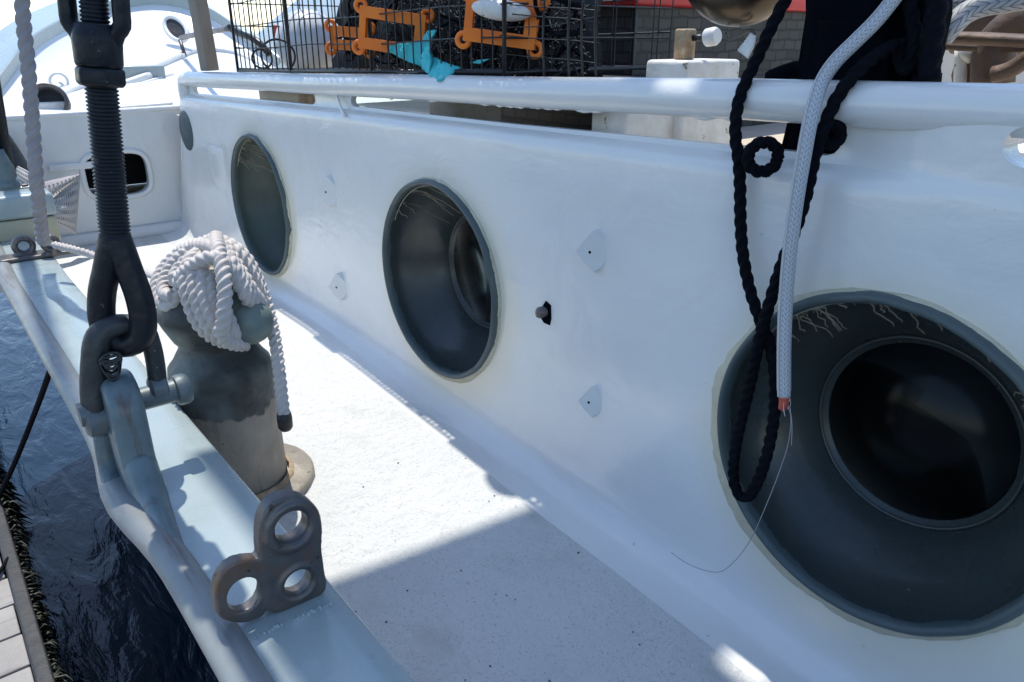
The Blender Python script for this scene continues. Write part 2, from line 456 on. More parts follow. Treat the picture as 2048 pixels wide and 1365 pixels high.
def bollard_material():
    """bronze bitt: green-black painted head, bare stone-grey shaft, ragged edge between them"""
    M = mat('bollard_bronze', (0.17, 0.15, 0.125), 0.5, metal=0.15, col2=(0.33, 0.295, 0.245), nscale=7, namt=0.65, bump=0.7, bscale=50, bdist=0.003,
            speck=(0.09, 0.07, 0.055), speck_scale=30, speck_t=0.68, rvar=0.15, streak=((0.09, 0.075, 0.06), (22, 22, 2.5)))
    t = M.node_tree; n = t.nodes; b = n['Principled BSDF']
    base = b.inputs['Base Color'].links[0].from_socket
    tc = n.new('ShaderNodeTexCoord'); sp = n.new('ShaderNodeSeparateXYZ'); t.links.new(tc.outputs['Object'], sp.inputs[0])
    nz = n.new('ShaderNodeTexNoise'); nz.inputs['Scale'].default_value = 14; nz.inputs['Detail'].default_value = 6; t.links.new(tc.outputs['Object'], nz.inputs['Vector'])
    a = n.new('ShaderNodeMath'); a.operation = 'MULTIPLY_ADD'; t.links.new(nz.outputs[0], a.inputs[0]); a.inputs[1].default_value = 0.11; t.links.new(sp.outputs[2], a.inputs[2])
    mr = n.new('ShaderNodeMapRange'); mr.inputs['From Min'].default_value = BOLL_LINE+0.052; mr.inputs['From Max'].default_value = BOLL_LINE+0.057
    t.links.new(a.outputs[0], mr.inputs['Value'])
    n2 = n.new('ShaderNodeTexNoise'); n2.inputs['Scale'].default_value = 9; n2.inputs['Detail'].default_value = 7; t.links.new(tc.outputs['Object'], n2.inputs['Vector'])
    r2 = n.new('ShaderNodeMapRange'); r2.inputs['From Min'].default_value = 0.42; r2.inputs['From Max'].default_value = 0.6; t.links.new(n2.outputs[0], r2.inputs['Value'])
    dk = n.new('ShaderNodeMix'); dk.data_type = 'RGBA'; t.links.new(r2.outputs[0], dk.inputs['Factor'])
    dk.inputs[6].default_value = (0.035, 0.039, 0.038, 1); dk.inputs[7].default_value = (0.12, 0.135, 0.125, 1)
    q = n.new('ShaderNodeMix'); q.data_type = 'RGBA'; t.links.new(mr.outputs[0], q.inputs['Factor']); t.links.new(base, q.inputs[6]); t.links.new(dk.outputs[2], q.inputs[7])
    t.links.new(q.outputs[2], b.inputs['Base Color'])
    return M
BOLL_LINE = -0.655
M_boll = bollard_material()

def water_material():
    M = mat('harbour_water', (0.006, 0.021, 0.045), 0.09, spec=0.5)
    t = M.node_tree; n = t.nodes; b = n['Principled BSDF']; b.inputs['IOR'].default_value = 1.33
    tc = n.new('ShaderNodeTexCoord'); mp = n.new('ShaderNodeMapping'); mp.inputs['Scale'].default_value = (1.0, 2.4, 1); mp.inputs['Rotation'].default_value = (0, 0, R(25))
    t.links.new(tc.outputs['Object'], mp.inputs['Vector'])
    a = n.new('ShaderNodeTexNoise'); a.inputs['Scale'].default_value = 3.2; a.inputs['Detail'].default_value = 5; a.inputs['Distortion'].default_value = 0.6
    c = n.new('ShaderNodeTexNoise'); c.inputs['Scale'].default_value = 13; c.inputs['Detail'].default_value = 4
    t.links.new(mp.outputs[0], a.inputs['Vector']); t.links.new(mp.outputs[0], c.inputs['Vector'])
    b1 = n.new('ShaderNodeBump'); b1.inputs['Strength'].default_value = 0.35; b1.inputs['Distance'].default_value = 0.05
    b2 = n.new('ShaderNodeBump'); b2.inputs['Strength'].default_value = 0.14; b2.inputs['Distance'].default_value = 0.012
    t.links.new(a.outputs[0], b1.inputs['Height']); t.links.new(c.outputs[0], b2.inputs['Height']); t.links.new(b1.outputs[0], b2.inputs['Normal'])
    t.links.new(b2.outputs[0], b.inputs['Normal'])
    return M
M_water = water_material()

# ------------------------------------------------------------------ setting: water, decks
WZ = -2.15
mb = MB(); mb.add([(-1500,-1500,WZ),(1500,-1500,WZ),(1500,1500,WZ),(-1500,1500,WZ)], [(0,1,2,3)])
tag(mb.build('water', M_water, smooth=False), 'dark blue rippled harbour water between boat and dock', 'water', kind='structure')

def zdeck(x): return lerp(x, [-4.2,-3.5,-2.0,-1.6,-1.1,-0.7,-0.3,0.6], [-0.80,-0.80,-0.80,-0.82,-0.845,-0.862,-0.885,-0.90])
def ztop(x): return -0.036+0.0275*min(x, 0)
def zridge(x): return lerp(x, [-3.3,-3.17,-1.77,-1.16,-0.56,-0.27], [-0.222,-0.217,-0.180,-0.170,-0.160,-0.158])
def zslotb(x): return lerp(x, [-3.2,-2.0,-1.76,-1.16,-0.56], [-0.203,-0.174,-0.163,-0.155,-0.142])

NX = 60; NY = 14
vs = []; fs = []
for i in range(NX+1):
    x = -4.3+5.1*i/NX
    for j in range(NY+1):
        y = 0.20+0.72*j/NY
        vs.append((x, y, zdeck(x)+0.0015*noise.noise(Vector((x*3, y*3, 0)))))
for i in range(NX):
    for j in range(NY):
        a = i*(NY+1)+j; fs.append((a, a+NY+1, a+NY+2, a+1))
tag(mesh('side_deck', vs, fs, M_deck), 'white gritty side deck between rail and cabin side', 'deck', kind='structure')

# ------------------------------------------------------------------ cabin side (wall with deep portholes)
cabin = thing('cabin_side', 'long white steel cabin side with round recessed portholes and a pipe handrail', 'cabin wall', (-1.4, 0.92, -0.87))
xs = list(np.linspace(-3.2, 0.75, 100))
vs = []; fs = []
NP = None
for i, x in enumerate(xs):
    zd, zr, zt = zdeck(x), zridge(x), ztop(x)
    prof = [(0.80, zd-0.04), (0.80, zd+0.0005), (0.83, zd+0.003), (0.855, zd+0.009), (0.875, zd+0.02), (0.889, zd+0.035), (0.897, zd+0.055), (0.9, zd+0.085)]
    z0 = zd+0.085; z1 = zr-0.022
    for k in range(1, 11): prof.append((0.9, z0+(z1-z0)*k/11))
    prof += [(0.9, z1), (0.9015, zr-0.012), (0.905, zr-0.004), (0.911, zr+0.001), (0.919, zr+0.005), (0.928, zr+0.009), (0.932, zr+0.016), (0.932, zr+0.035), (0.932, zt-0.028)]
    prof += [(0.947, zt-0.028), (0.947, zr), (0.947, -0.5), (0.947, zd-0.04)]
    if x > -0.44:      # solid plate aft of the slots: soft swelling instead of a sharp step
        f = min((x+0.44)/0.08, 1)
        prof = [((0.9+(y-0.9)*(1-0.8*f)) if (0.9 < y < 0.94) else y, z) for y, z in prof]
    NP = len(prof)
    for (y, z) in prof:
        xx = x
        if i < 6:      # raked and rounded forward end
            rake = max(0, min(1, (zt-z)/0.66))
            w_ = 1-i/6
            xx = x-0.33*rake*(0.35+0.65*w_)*w_
            if i == 0 and y < 0.94: y += 0.022
            if i == 1 and y < 0.94: y += 0.005
        vs.append((xx, y, z))
for i in range(len(xs)-1):
    for k in range(NP):
        k2 = (k+1) % NP
        fs.append((i*NP+k, i*NP+k2, (i+1)*NP+k2, (i+1)*NP+k))
fs.append(tuple(range(NP))); fs.append(tuple((len(xs)-1)*NP+k for k in range(NP-1, -1, -1)))
wall = mesh('wall_panel', vs, fs, M_wall, smooth=False)
cut = []
for (px_, pz_, _o) in PORTS:
    b_ = MB(); b_.lathe([(PR-0.004, -0.2), (PR-0.004, 0.2)], (px_, 0.9, pz_), (0, 1, 0), 96); cut.append(b_.build('cutter', None, smooth=False))
def slot_cutter(x0, x1):
    top = lambda x: ztop(x)-0.052
    pts = []
    n_ = 40
    for k in range(n_+1):
        x = x0+(x1-x0)*(0.5-0.5*math.cos(PI*k/n_)); h = top(x)-zslotb(x); mid = (top(x)+zslotb(x))/2; e = min(x-x0, x1-x)
        s_ = min(1, math.sqrt(max(0.0, 1-(1-min(e/0.02, 1))**2))) if e < 0.02 else 1
        pts.append((x, mid, h*0.5*max(s_, 0.05)))
    for q in (0.004, 0.01): pass
    poly = [(x, mm-hh) for x, mm, hh in pts]+[(x, mm+hh) for x, mm, hh in reversed(pts)]
    b_ = MB(); n2 = len(poly)
    b_.add([(x, 0.85, z) for x, z in poly]+[(x, 1.0, z) for x, z in poly],
           [tuple(range(n2)), tuple(range(2*n2-1, n2-1, -1))]+[(k, (k+1) % n2, n2+(k+1) % n2, n2+k) for k in range(n2)])
    return b_.build('cutter', None, smooth=False)
cut.append(slot_cutter(-3.10, -2.03)); cut.append(slot_cutter(-1.82, -0.497))
b_ = MB()
c0 = Y(2075, 297, 0.9)
ov = [(c0.x+0.034*math.copysign(abs(math.cos(t))**0.8, math.cos(t)), c0.z+0.022*math.sin(t)) for t in np.linspace(0, 2*PI, 40, endpoint=False)]
b_.add([(x, 0.8, z) for x, z in ov]+[(x, 1.0, z) for x, z in ov], [tuple(range(40)), tuple(range(79, 39, -1))]+[(k, (k+1) % 40, 40+(k+1) % 40, 40+k) for k in range(40)])
cut.append(b_.build('cutter', None, smooth=False))
boolean(wall, cut)
sharp(wall.data, 32)
attach(wall, cabin)

# handrail pipe welded along the top
hr = [(-3.185, 0.934, ztop(-3.18)-0.13), (-3.197, 0.933, ztop(-3.19)-0.085), (-3.19, 0.932, ztop(-3.18)-0.045), (-3.165, 0.931, ztop(-3.16)-0.029)]+[(x, 0.93, ztop(x)-0.0275+0.0008*math.sin(x*7)) for x in np.linspace(-3.1, 0.75, 60)]
mb = MB(); mb.tube(resample(hr, 0.02), 0.0275, 20)
mb.build('handrail', M_wall, cabin)
# weld lumps under the handrail
mb = MB()
for k in range(26):
    x = random.gauss(-1.12, 0.08) if k < 18 else random.uniform(-1.8, -0.5)
    s_ = random.uniform(0.003, 0.006)
    e_ = s_*random.uniform(2, 6); mb.lathe([(0.0005, -e_), (s_*0.7, -e_*0.5), (s_, 0), (s_*0.6, e_*0.6), (0.0005, e_)], (x, 0.925, ztop(x)-0.0525), (1, 0, 0), 8)
mb.build('weld_bead', M_wall, cabin)
# flattened ridge roll between slot and wall near x=-1.9: welded lap seam
mb = MB(); mb.tube(resample([Y(672, 180, 0.925), Y(676, 200, 0.922), Y(684, 222, 0.905), Y(690, 232, 0.899)], 0.01), 0.004, 8); mb.build('weld_seam', M_wall, cabin)

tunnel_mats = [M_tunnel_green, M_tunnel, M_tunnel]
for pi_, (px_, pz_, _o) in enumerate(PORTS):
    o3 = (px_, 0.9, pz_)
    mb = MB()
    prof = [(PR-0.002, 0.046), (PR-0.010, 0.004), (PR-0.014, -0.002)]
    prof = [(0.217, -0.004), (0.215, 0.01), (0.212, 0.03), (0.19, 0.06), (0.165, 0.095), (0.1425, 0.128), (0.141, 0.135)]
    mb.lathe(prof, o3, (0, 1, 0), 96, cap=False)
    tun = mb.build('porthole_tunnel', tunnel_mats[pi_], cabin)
    bm = bmesh.new(); bm.from_mesh(tun.data)
    bmesh.ops.recalc_face_normals(bm, faces=bm.faces); bm.to_mesh(tun.data); bm.free()
    # rim: stub of pipe standing proud of the plate, wobbly burnt edge
    mb = MB()
    rp = [(PR+0.001, 0.02), (PR+0.0005, -0.006), (PR-0.0015, -0.014), (PR-0.006, -0.0185), (PR-0.011, -0.016), (PR-0.0145, -0.008), (PR-0.0155, 0.012)]
    mb.lathe(rp, o3, (0, 1, 0), 120, cap=False)
    rim = mb.build('porthole_rim', M_rim, None)
    for v in rim.data.vertices:
        d = Vector((v.co.x-px_, 0, v.co.z-pz_)); a = math.atan2(d.z, d.x)
        if v.co.y < 0.897:
            k = 0.0018*noise.noise(Vector((math.cos(a)*4, math.sin(a)*4, pi_*3)))+0.0006*noise.noise(Vector((math.cos(a)*16, math.sin(a)*16, pi_)))
            v.co += d.normalized()*k; v.co.y += 0.8*k
    attach(rim, cabin)
    # inner bead, throat and glass
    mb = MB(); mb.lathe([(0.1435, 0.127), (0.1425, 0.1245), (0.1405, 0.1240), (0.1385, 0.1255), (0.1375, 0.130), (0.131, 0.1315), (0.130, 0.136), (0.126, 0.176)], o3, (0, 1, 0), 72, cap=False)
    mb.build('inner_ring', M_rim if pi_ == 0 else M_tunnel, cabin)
    mb = MB(); mb.lathe([(0.0005, 0.132), (0.1295, 0.132), (0.1295, 0.136), (0.0005, 0.136)], o3, (0, 1, 0), 64, cap=False)
    mb.build('porthole_glass', M_glass, cabin)
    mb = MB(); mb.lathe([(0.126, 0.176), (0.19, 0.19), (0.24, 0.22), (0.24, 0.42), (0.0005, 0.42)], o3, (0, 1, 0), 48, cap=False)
    mb.build('blackout_cup', M_canvas, cabin)  # black cup added behind the pane so no light leaks in
    # caulk smeared round the foot of the rim
    vs = []; fs = []; n_ = 150
    for k in range(n_):
        a = 2*PI*k/n_
        lower = 0.5-0.5*math.sin(a+0.75)          # 1 towards lower right
        nn = noise.noise(Vector((math.cos(a)*4, math.sin(a)*4, pi_*5+2)))+0.5*noise.noise(Vector((math.cos(a)*14, math.sin(a)*14, pi_*5)))
        wdt = max(0.0015, 0.003+(0.019+0.008*(pi_ == 2))*lower**2.2+0.008*nn*(0.3+lower))
        for (rr, yy) in ((PR-0.001, -0.0085-0.003*lower), (PR+wdt*0.45, -0.0045-0.001*nn), (PR+wdt*0.85, -0.0018), (PR+wdt, 0.002)):
            vs.append((px_+math.cos(a)*rr, 0.9+yy, pz_+math.sin(a)*rr))
    for k in range(n_):
        for j in range(3):
            a = k*4+j; b2 = ((k+1) % n_)*4+j; fs.append((a, a+1, b2+1, b2))
    attach(mesh('caulk_ring', vs, fs, M_caulk), cabin)
    # paint drips that ran in over the lip
    mb = MB(); random.seed(20+pi_)
    for k in range((34, 34, 52)[pi_]):
        a = R(random.uniform(42, 142)) if pi_ else R(random.uniform(60, 150))
        ln = random.uniform(0.15, 1.0)*random.choice((0.4, 0.7, 1.0, 1.0)); pts = []; aa = a
        st = 12
        for q in range(st+1):
            t_ = q/st*ln
            rr = lerp(t_, [0, 0.2, 1], [0.2155, 0.2115, 0.145])-0.0006; yy = lerp(t_, [0, 0.2, 1], [0.004, 0.030, 0.124])
            aa += (random.uniform(-1, 1)*0.02-(0.018 if math.cos(a) > 0 else -0.018)*abs(math.cos(a)))
            pts.append((px_+math.cos(aa)*rr, 0.9+yy, pz_+math.sin(aa)*rr))
        mb.tube(resample(pts, 0.004), random.uniform(0.0005, 0.0013), 5)
    vs2 = []
    for k in range(60):                                  # crusty pale edge the drips run from
        a = R(40+110*k/59); rr = 0.2162
        vs2.append((px_+math.cos(a)*rr, 0.902, pz_+math.sin(a)*rr))
    mb.tube(vs2, [0.0012+0.0012*abs(noise.noise(Vector((k*0.3, pi_, 0)))) for k in range(60)], 6)
    mb.build('paint_drip', M_drip, cabin)
# things dimly seen through the nearest pane
mb = MB(); c = Vector((PORTS[2][0], 1.14, PORTS[2][1]))
mb.box((-0.085, -0.01, -0.014), (0.085, 0.01, 0.014), Matrix.Translation(c+Vector((0.03, 0.03, -0.03))) @ Matrix.Rotation(R(18), 4, 'Y'))
lk = mb.build('board', M_tan, cabin, smooth=False)

# blind port patch at the forward end, faint square doubler beside it
cp = Y(373, 262, 0.9)
mb = MB(); mb.lathe([(0.075, 0.004), (0.075, -0.003), (0.070, -0.005), (0.0005, -0.005)], cp, (0, 1, 0), 48, cap=False); mb.build('blanking_disc', M_rim, cabin, autos=40)
c2 = Y(435, 335, 0.9)
mb = MB(); mb.box((c2.x-0.075, 0.8965, c2.z-0.075), (c2.x+0.075, 0.905, c2.z+0.075)); mb.build('doubler_plate', M_wall, cabin, bevel=0.0025)

# welded lugs
def lug(px, py, s_=1.0, rot=0):
    """small diamond pad standing off the plate, with a weep hole and a run of paint below"""
    c = Y(px, py, 0.9)
    mb = MB()
    n_ = 8
    # shallow pyramid-like scab: left edge sharp and raised, right edge faded into the plate
    P = [(-0.023, -0.002, 0.016), (-0.008, 0.020, 0.012), (0.003, 0.037, 0.008), (0.020, 0.016, 0.001), (0.026, -0.004, -0.001), (0.016, -0.026, 0.002), (0.006, -0.036, 0.008), (-0.010, -0.020, 0.013)]
    np_ = len(P)
    vs = [(c.x+x*s_, 0.9-h*1.7*s_, c.z+z*s_) for x, z, h in P]+[(c.x+x*s_*1.06, 0.903, c.z+z*s_*1.04) for x, z, h in P]
    fs = [tuple(range(np_))]+[(k, np_+k, np_+(k+1) % np_, (k+1) % np_) for k in range(np_)]
    mb.add(vs, fs)
    mb.lathe([(0.0005, -0.006), (0.003, -0.005), (0.005, 0), (0.003, 0.005), (0.0005, 0.006)], (c.x+0.001*s_, 0.896, c.z-0.034*s_), (0, 0, 1), 10)
    o = mb.build('lug', M_wall, None, smooth=False)
    me = o.data
    sharp(me, 30)
    attach(o, cabin)
    h = MB(); h.lathe([(0.0005, -0.002), (0.0026, -0.0012), (0.0026, 0.001), (0.0005, 0.002)], (c.x-0.002, 0.9-0.0155*s_, c.z-0.002), (0, 1, 0), 12)
    ho = h.build('weep_hole', M_canvas, None)
    ho.parent = o; ho.matrix_parent_inverse = (Matrix.Translation(Vector(cabin.location)) @ o.matrix_parent_inverse).inverted() if False else Matrix.Identity(4)
    return o
lug(664, 382, 1.15); lug(684, 572, 1.1); lug(1194, 500, 1.0); lug(1189, 800, 0.85)
c = Y(1092, 625, 0.9)
mb = MB()
P = [(0.0, 0.026), (0.016, 0.020), (0.018, -0.01), (0.014, -0.026), (-0.004, -0.026), (-0.018, -0.014), (-0.014, 0.006)]
mb.add([(c.x, 0.8965, c.z)]+[(c.x+x*0.85, 0.8975, c.z+z*0.85) for x, z in P]+[(c.x+x*0.95, 0.902, c.z+z*0.95) for x, z in P], [(0, 1+k, 1+(k+1) % 7) for k in range(7)]+[(1+k, 8+k, 8+(k+1) % 7, 1+(k+1) % 7) for k in range(7)])
mb.build('recess_patch', M_canvas, cabin, smooth=False)  # flat dark patch painted for the shaded recess round the bolt
mb = MB(); mb.lathe([(0.0105, 0.004), (0.0105, -0.014), (0.008, -0.019), (0.0005, -0.021)], (c.x-0.001, 0.9, c.z+0.002), (0.1, 1, 0.1), 14, cap=False)
o = mb.build('sheared_bolt', M_steel, None, autos=40); jitter(o.data, 0.003, 60); attach(o, cabin)

# ------------------------------------------------------------------ bulwark with cap rail
RZ = -0.60
def ry(y, x):  # slight inward sweep forward
    return y + 0.03*max(0, (-2.3-x))
bul = thing('bulwark', 'pale blue green cap rail and bulwark running beside the water', 'bulwark', (-1.5, 0.2, RZ))
xs = list(np.linspace(-4.6, 1.0, 120))
vs = []; fs = []
prof = [(0.275, -0.03), (0.281, -0.024), (0.283, -0.010), (0.281, -0.003), (0.277, 0.0), (0.25, 0.0015), (0.21, 0.002), (0.17, 0.001), (0.163, 0.0015), (0.160, -0.001), (0.160, -0.03)]
for x in xs:
    for y, z in prof: vs.append((x, ry(y, x), RZ+z+0.0006*noise.noise(Vector((x*9, y*20, 1)))))
n_ = len(prof)
for i in range(len(xs)-1):
    for k in range(n_):
        k2 = (k+1) % n_
        fs.append((i*n_+k, i*n_+k2, (i+1)*n_+k2, (i+1)*n_+k))
attach(mesh('cap_rail', vs, fs, M_rail, autos=50), bul)
def bulge(x): return 0.020*math.exp(-((x+1.04)/0.12)**2)
mb = MB(); pts = [(x, ry(0.150, x)-bulge(x), RZ-0.006) for x in xs]
mb.tube(pts, 0.0165, 16, flat=1.35); mb.build('rounded_edge', M_rail_edge, bul)
# bulwark plating below (inboard face white, outboard face dark and falling away)
vs = []; fs = []
for x in xs:
    for y, z in ((0.262, RZ-0.028), (0.268, RZ-0.05), (0.27, -0.93), (0.2, -0.93), (0.2, RZ-0.028)): vs.append((x, ry(y, x), z))
for i in range(len(xs)-1):
    for k in range(5):
        k2 = (k+1) % 5; fs.append((i*5+k, i*5+k2, (i+1)*5+k2, (i+1)*5+k))
attach(mesh('inboard_plating', vs, fs, M_wall, smooth=False), bul)
vs = []; fs = []
pr_ = [(0.152, RZ-0.02), (0.156, RZ-0.055), (0.2, -0.9), (0.5, -1.5), (1.1, -2.6)]
for x in xs:
    for y, z in pr_: vs.append((x, ry(y, x), z))
for i in range(len(xs)-1):
    for k in range(4): fs.append((i*5+k, i*5+k+1, (i+1)*5+k+1, (i+1)*5+k))
attach(mesh('outboard_plating', vs, fs, M_hull), bul)
# lumpy weld lines across the rail at the eye fitting
for (a, b_) in (((640, 1180), (500, 1235)), ((668, 1205), (490, 1285))):
    mb = MB(); pa, pb = Z(*a, RZ+0.001), Z(*b_, RZ+0.001)
    for k in range(34):
        q = pa.lerp(pb, random.random()); s_ = random.uniform(0.0012, 0.0034)
        mb.lathe([(0.0004, -s_), (s_*0.8, -s_*0.5), (s_*1.1, 0), (s_*0.8, s_*0.5), (0.0004, s_)], q+Vector((random.uniform(-.002, .002), 0, 0.0003)), (0, 1, 0), 8)
    mb.build('weld_bead', M_rail, bul)

# ------------------------------------------------------------------ chainplate, shackle, rigging screw
XC = -1.10
ch = thing('chainplate', 'rust streaked blue green chainplate rising from the outer rail edge', 'chainplate', (XC, 0.165, RZ))
pin = X(255, 822, XC)           # centre of the pin
py0, pz0 = pin.y, pin.z
vs = []; 
poly = []
for k in range(13):
    a = PI*k/12; poly.append((XC+0.052*math.cos(a), pz0+0.012+0.05*math.sin(a)))
poly += [(XC-0.058, RZ+0.02), (XC-0.075, RZ-0.01), (XC-0.08, RZ-0.022), (XC+0.10, RZ-0.022), (XC+0.125, RZ-0.01), (XC+0.085, RZ+0.003), (XC+0.064, RZ+0.018), (XC+0.055, RZ+0.045)]
yA, yB = py0-0.030, py0+0.016
n_ = len(poly)
mb = MB(); mb.add([(x, yA, z) for x, z in poly]+[(x, yB, z) for x, z in poly], [tuple(range(n_)), tuple(range(2*n_-1, n_-1, -1))]+[(k, (k+1) % n_, n_+(k+1) % n_, n_+k) for k in range(n_)])
o = mb.build('plate', M_chain, None, bevel=0.009)
attach(o, ch)
ym = (yA+yB)/2
fp = resample([(XC+0.020, ym, pz0-0.01), (XC+0.026, ym, pz0-0.06), (XC+0.040, ym, RZ+0.03), (XC+0.085, ym-0.001, RZ-0.002), (XC+0.16, ym-0.006, RZ-0.012), (XC+0.30, ym-0.012, RZ-0.016)], 0.008)
nn = len(fp); mb = MB(); mb.tube(fp, [0.030-0.014*(k/nn)**1.5 for k in range(nn)], 18, flat=0.85); mb.build('flared_foot', M_chain, ch)
fp = resample([(XC-0.02, yA-0.002, pz0-0.03), (XC-0.01, yA-0.006, pz0-0.08), (XC+0.02, yA-0.008, RZ+0.0), (XC+0.09, yA-0.006, RZ-0.012)], 0.01)
mb = MB(); mb.tube(fp, 0.010, 12, flat=1.6); mb.build('weld_fillet', M_chain, ch)

ts = thing('rigging_screw', 'large black rigging screw with threaded rod and shackle beside the bollard', 'rigging screw', (XC, py0, pz0))
A = X(250, 690, XC); B = X(187, 0, XC); ax = (B-A).normalized()
wd = (CR-ax*CR.dot(ax)).normalized(); nd = ax.cross(wd)
def along(py):   # point on the axis at image row py (axis drawn through these rows)
    t0, t1 = 0.0, 3.0
    for _ in range(40):
        tm = (t0+t1)/2; P = A+ax*tm; zz = P.dot(CF); yy = CY-FPX*P.dot(CU)/zz
        if yy > py: t0 = tm
        else: t1 = tm
    return t0
def rad(py, w_px):
    P = A+ax*along(py); return w_px*P.dot(CF)/FPX/2
t_nut0, t_nut1, t_b0 = along(172), along(135), along(72)
# eye
tE = along(480)
def ap(t, s_, d=0.0): return A+ax*t+wd*s_+nd*d
tb = along(695)
h_ = rad(620, 84)
pts = [ap(tb, 0), ap(tb+0.012, h_*0.72), ap(along(640), h_*0.98), ap(along(590), h_*0.86), ap(along(540), h_*0.52), ap(along(495), h_*0.22), ap(along(470), 0.0),
       ap(along(495), -h_*0.22), ap(along(540), -h_*0.52), ap(along(590), -h_*0.86), ap(along(640), -h_*0.98), ap(tb+0.012, -h_*0.72)]
mb = MB(); mb.tube(resample(pts, 0.006, True), rad(600, 52)*1.0, 16, closed=True)
mb.build('eye', M_black, ts)
# threaded rod
mb = MB(); rr = rad(330, 60); t = along(478); t1 = t_nut0+0.004; pr_ = [(rad(500, 40), along(520)), (rr*1.02, along(488)), (rr*0.92, t-0.002)]; pitch = 0.0048
while t < t1:
    pr_ += [(rr*0.87, t), (rr*1.0, t+pitch*0.35), (rr*1.0, t+pitch*0.6), (rr*0.87, t+pitch*0.95)]; t += pitch
mb.lathe(pr_, A, ax, 28); mb.build('threaded_rod', M_black, ts, autos=60)
# lock nut (hexagonal)
mb = MB(); rn = rad(155, 92)
mb.lathe([(rn*0.9, t_nut0-0.001), (rn*1.04, t_nut0+0.003), (rn*1.04, t_nut1-0.003), (rn*0.93, t_nut1)], A, ax, 6); mb.build('lock_nut', M_black, ts, bevel=0.002)
# body: boss then open frame of two side bars
mb = MB(); rb = rad(110, 90)
mb.lathe([(rb*0.92, t_nut1), (rb*0.98, t_nut1+0.004), (rb, along(100)), (rb*1.02, along(80)), (rb*0.9, along(50)), (rb*0.5, along(46))], A, ax, 32)
ho = rad(30, 138)
bt = along(72); tt = bt+0.34
for s_ in (-1, 1):
    pts = [ap(bt-0.012, s_*ho*0.42), ap(bt+0.004, s_*ho*0.58), ap(along(48), s_*ho*0.76), ap(along(15), s_*ho*0.77), ap(bt+0.16, s_*ho*0.77), ap(tt-0.03, s_*ho*0.77), ap(tt, s_*ho*0.45)]
    mb.tube(resample(pts, 0.006), ho*0.235, 14, flat=1.25, up=wd)
mb.lathe([(rb*0.5, tt-0.02), (rb*0.95, tt), (rb, tt+0.03), (rb*0.9, tt+0.05)], A, ax, 32)
mb.build('body', M_black, ts)
mb = MB(); t = along(46); pr_ = [(rr*0.8, t-0.004)]; r2 = rad(30, 54)
while t < bt+0.12:
    pr_ += [(r2*0.87, t), (r2, t+pitch*0.35), (r2, t+pitch*0.6), (r2*0.87, t+pitch*0.95)]; t += pitch
mb.lathe(pr_, A, ax, 24); mb.build('inner_screw', M_black, ts, autos=60)
# upper screw, clevis and the wire shroud itself
mb = MB(); mb.lathe([(rr*0.9, tt-0.14), (rr*0.9, tt+0.2)], A, ax, 20); mb.build('upper_screw', M_black, ts)
mb = MB(); mb.tube(resample([ap(tt+0.15, 0), ap(2.0, 0), ap(6.0, 0)], 0.1), 0.016, 12); mb.build('shroud', M_black, ts)
# bow shackle through the eye, legs either side of the chainplate
L0 = X(193, 838, XC); L1 = X(190, 720, XC); T0 = X(246, 648, XC); R1 = X(303, 690, XC); R0 = X(316, 775, XC)
mb = MB(); pts = [L0, X(188, 780, XC), L1, X(198, 672, XC), T0+Vector((0, -0.008, 0.0)), X(285, 655, XC), R1, X(312, 735, XC), R0]
rs = resample(pts, 0.006); nn = len(rs)
mb.tube(rs, [0.0180 if k < nn*0.35 else (0.0180-0.005*min(1, (k-nn*0.35)/(nn*0.3))) for k in range(nn)], 16)
mb.build('shackle_bow', M_darkgrey, ts)
mb = MB()
mb.lathe([(0.019, -0.016), (0.024, -0.012), (0.024, 0.012), (0.019, 0.016)], L0, (0, 1, 0), 24)
mb.build('shackle_ear', M_pin, ts, autos=40); mb = MB()
mb.lathe([(0.014, -0.012), (0.019, -0.009), (0.019, 0.009), (0.014, 0.012)], R0, (0, 1, 0), 24)
mb.build('shackle_ear', M_pin, ts, autos=40)
P0 = X(168, 850, XC); P1 = X(386, 790, XC)
ydir = Vector((0, 1, 0))
mb = MB(); mb.lathe([(0.017, 0), (0.017, (R0.y-L0.y)+0.045)], (XC, L0.y-0.02, (L0.z+R0.z)/2), ydir, 20)
hd = Vector((XC, R0.y+0.020, (L0.z+R0.z)/2-0.001))
mb.lathe([(0.014, 0), (0.0225, 0.003), (0.0235, 0.008), (0.0235, 0.017), (0.021, 0.022), (0.011, 0.023), (0.009, 0.019), (0.0005, 0.019)], hd, ydir, 28)
mb.build('shackle_pin', M_pin, ts, autos=50)
# wire mousing on the eye
mb = MB()
for k in range(6):
    c_ = X(222+random.uniform(-3, 3), 715+k*5, XC+0.02)
    pts = [c_+Vector((0.0, 0.012*math.cos(a), 0.006*math.sin(a)+0.002*k*math.cos(2*a))) for a in np.linspace(0, 2*PI, 12, endpoint=False)]
    mb.tube(resample(pts, 0.003, True), 0.0022, 6, closed=True)
mb.build('seizing_wire', M_darkgrey, ts)

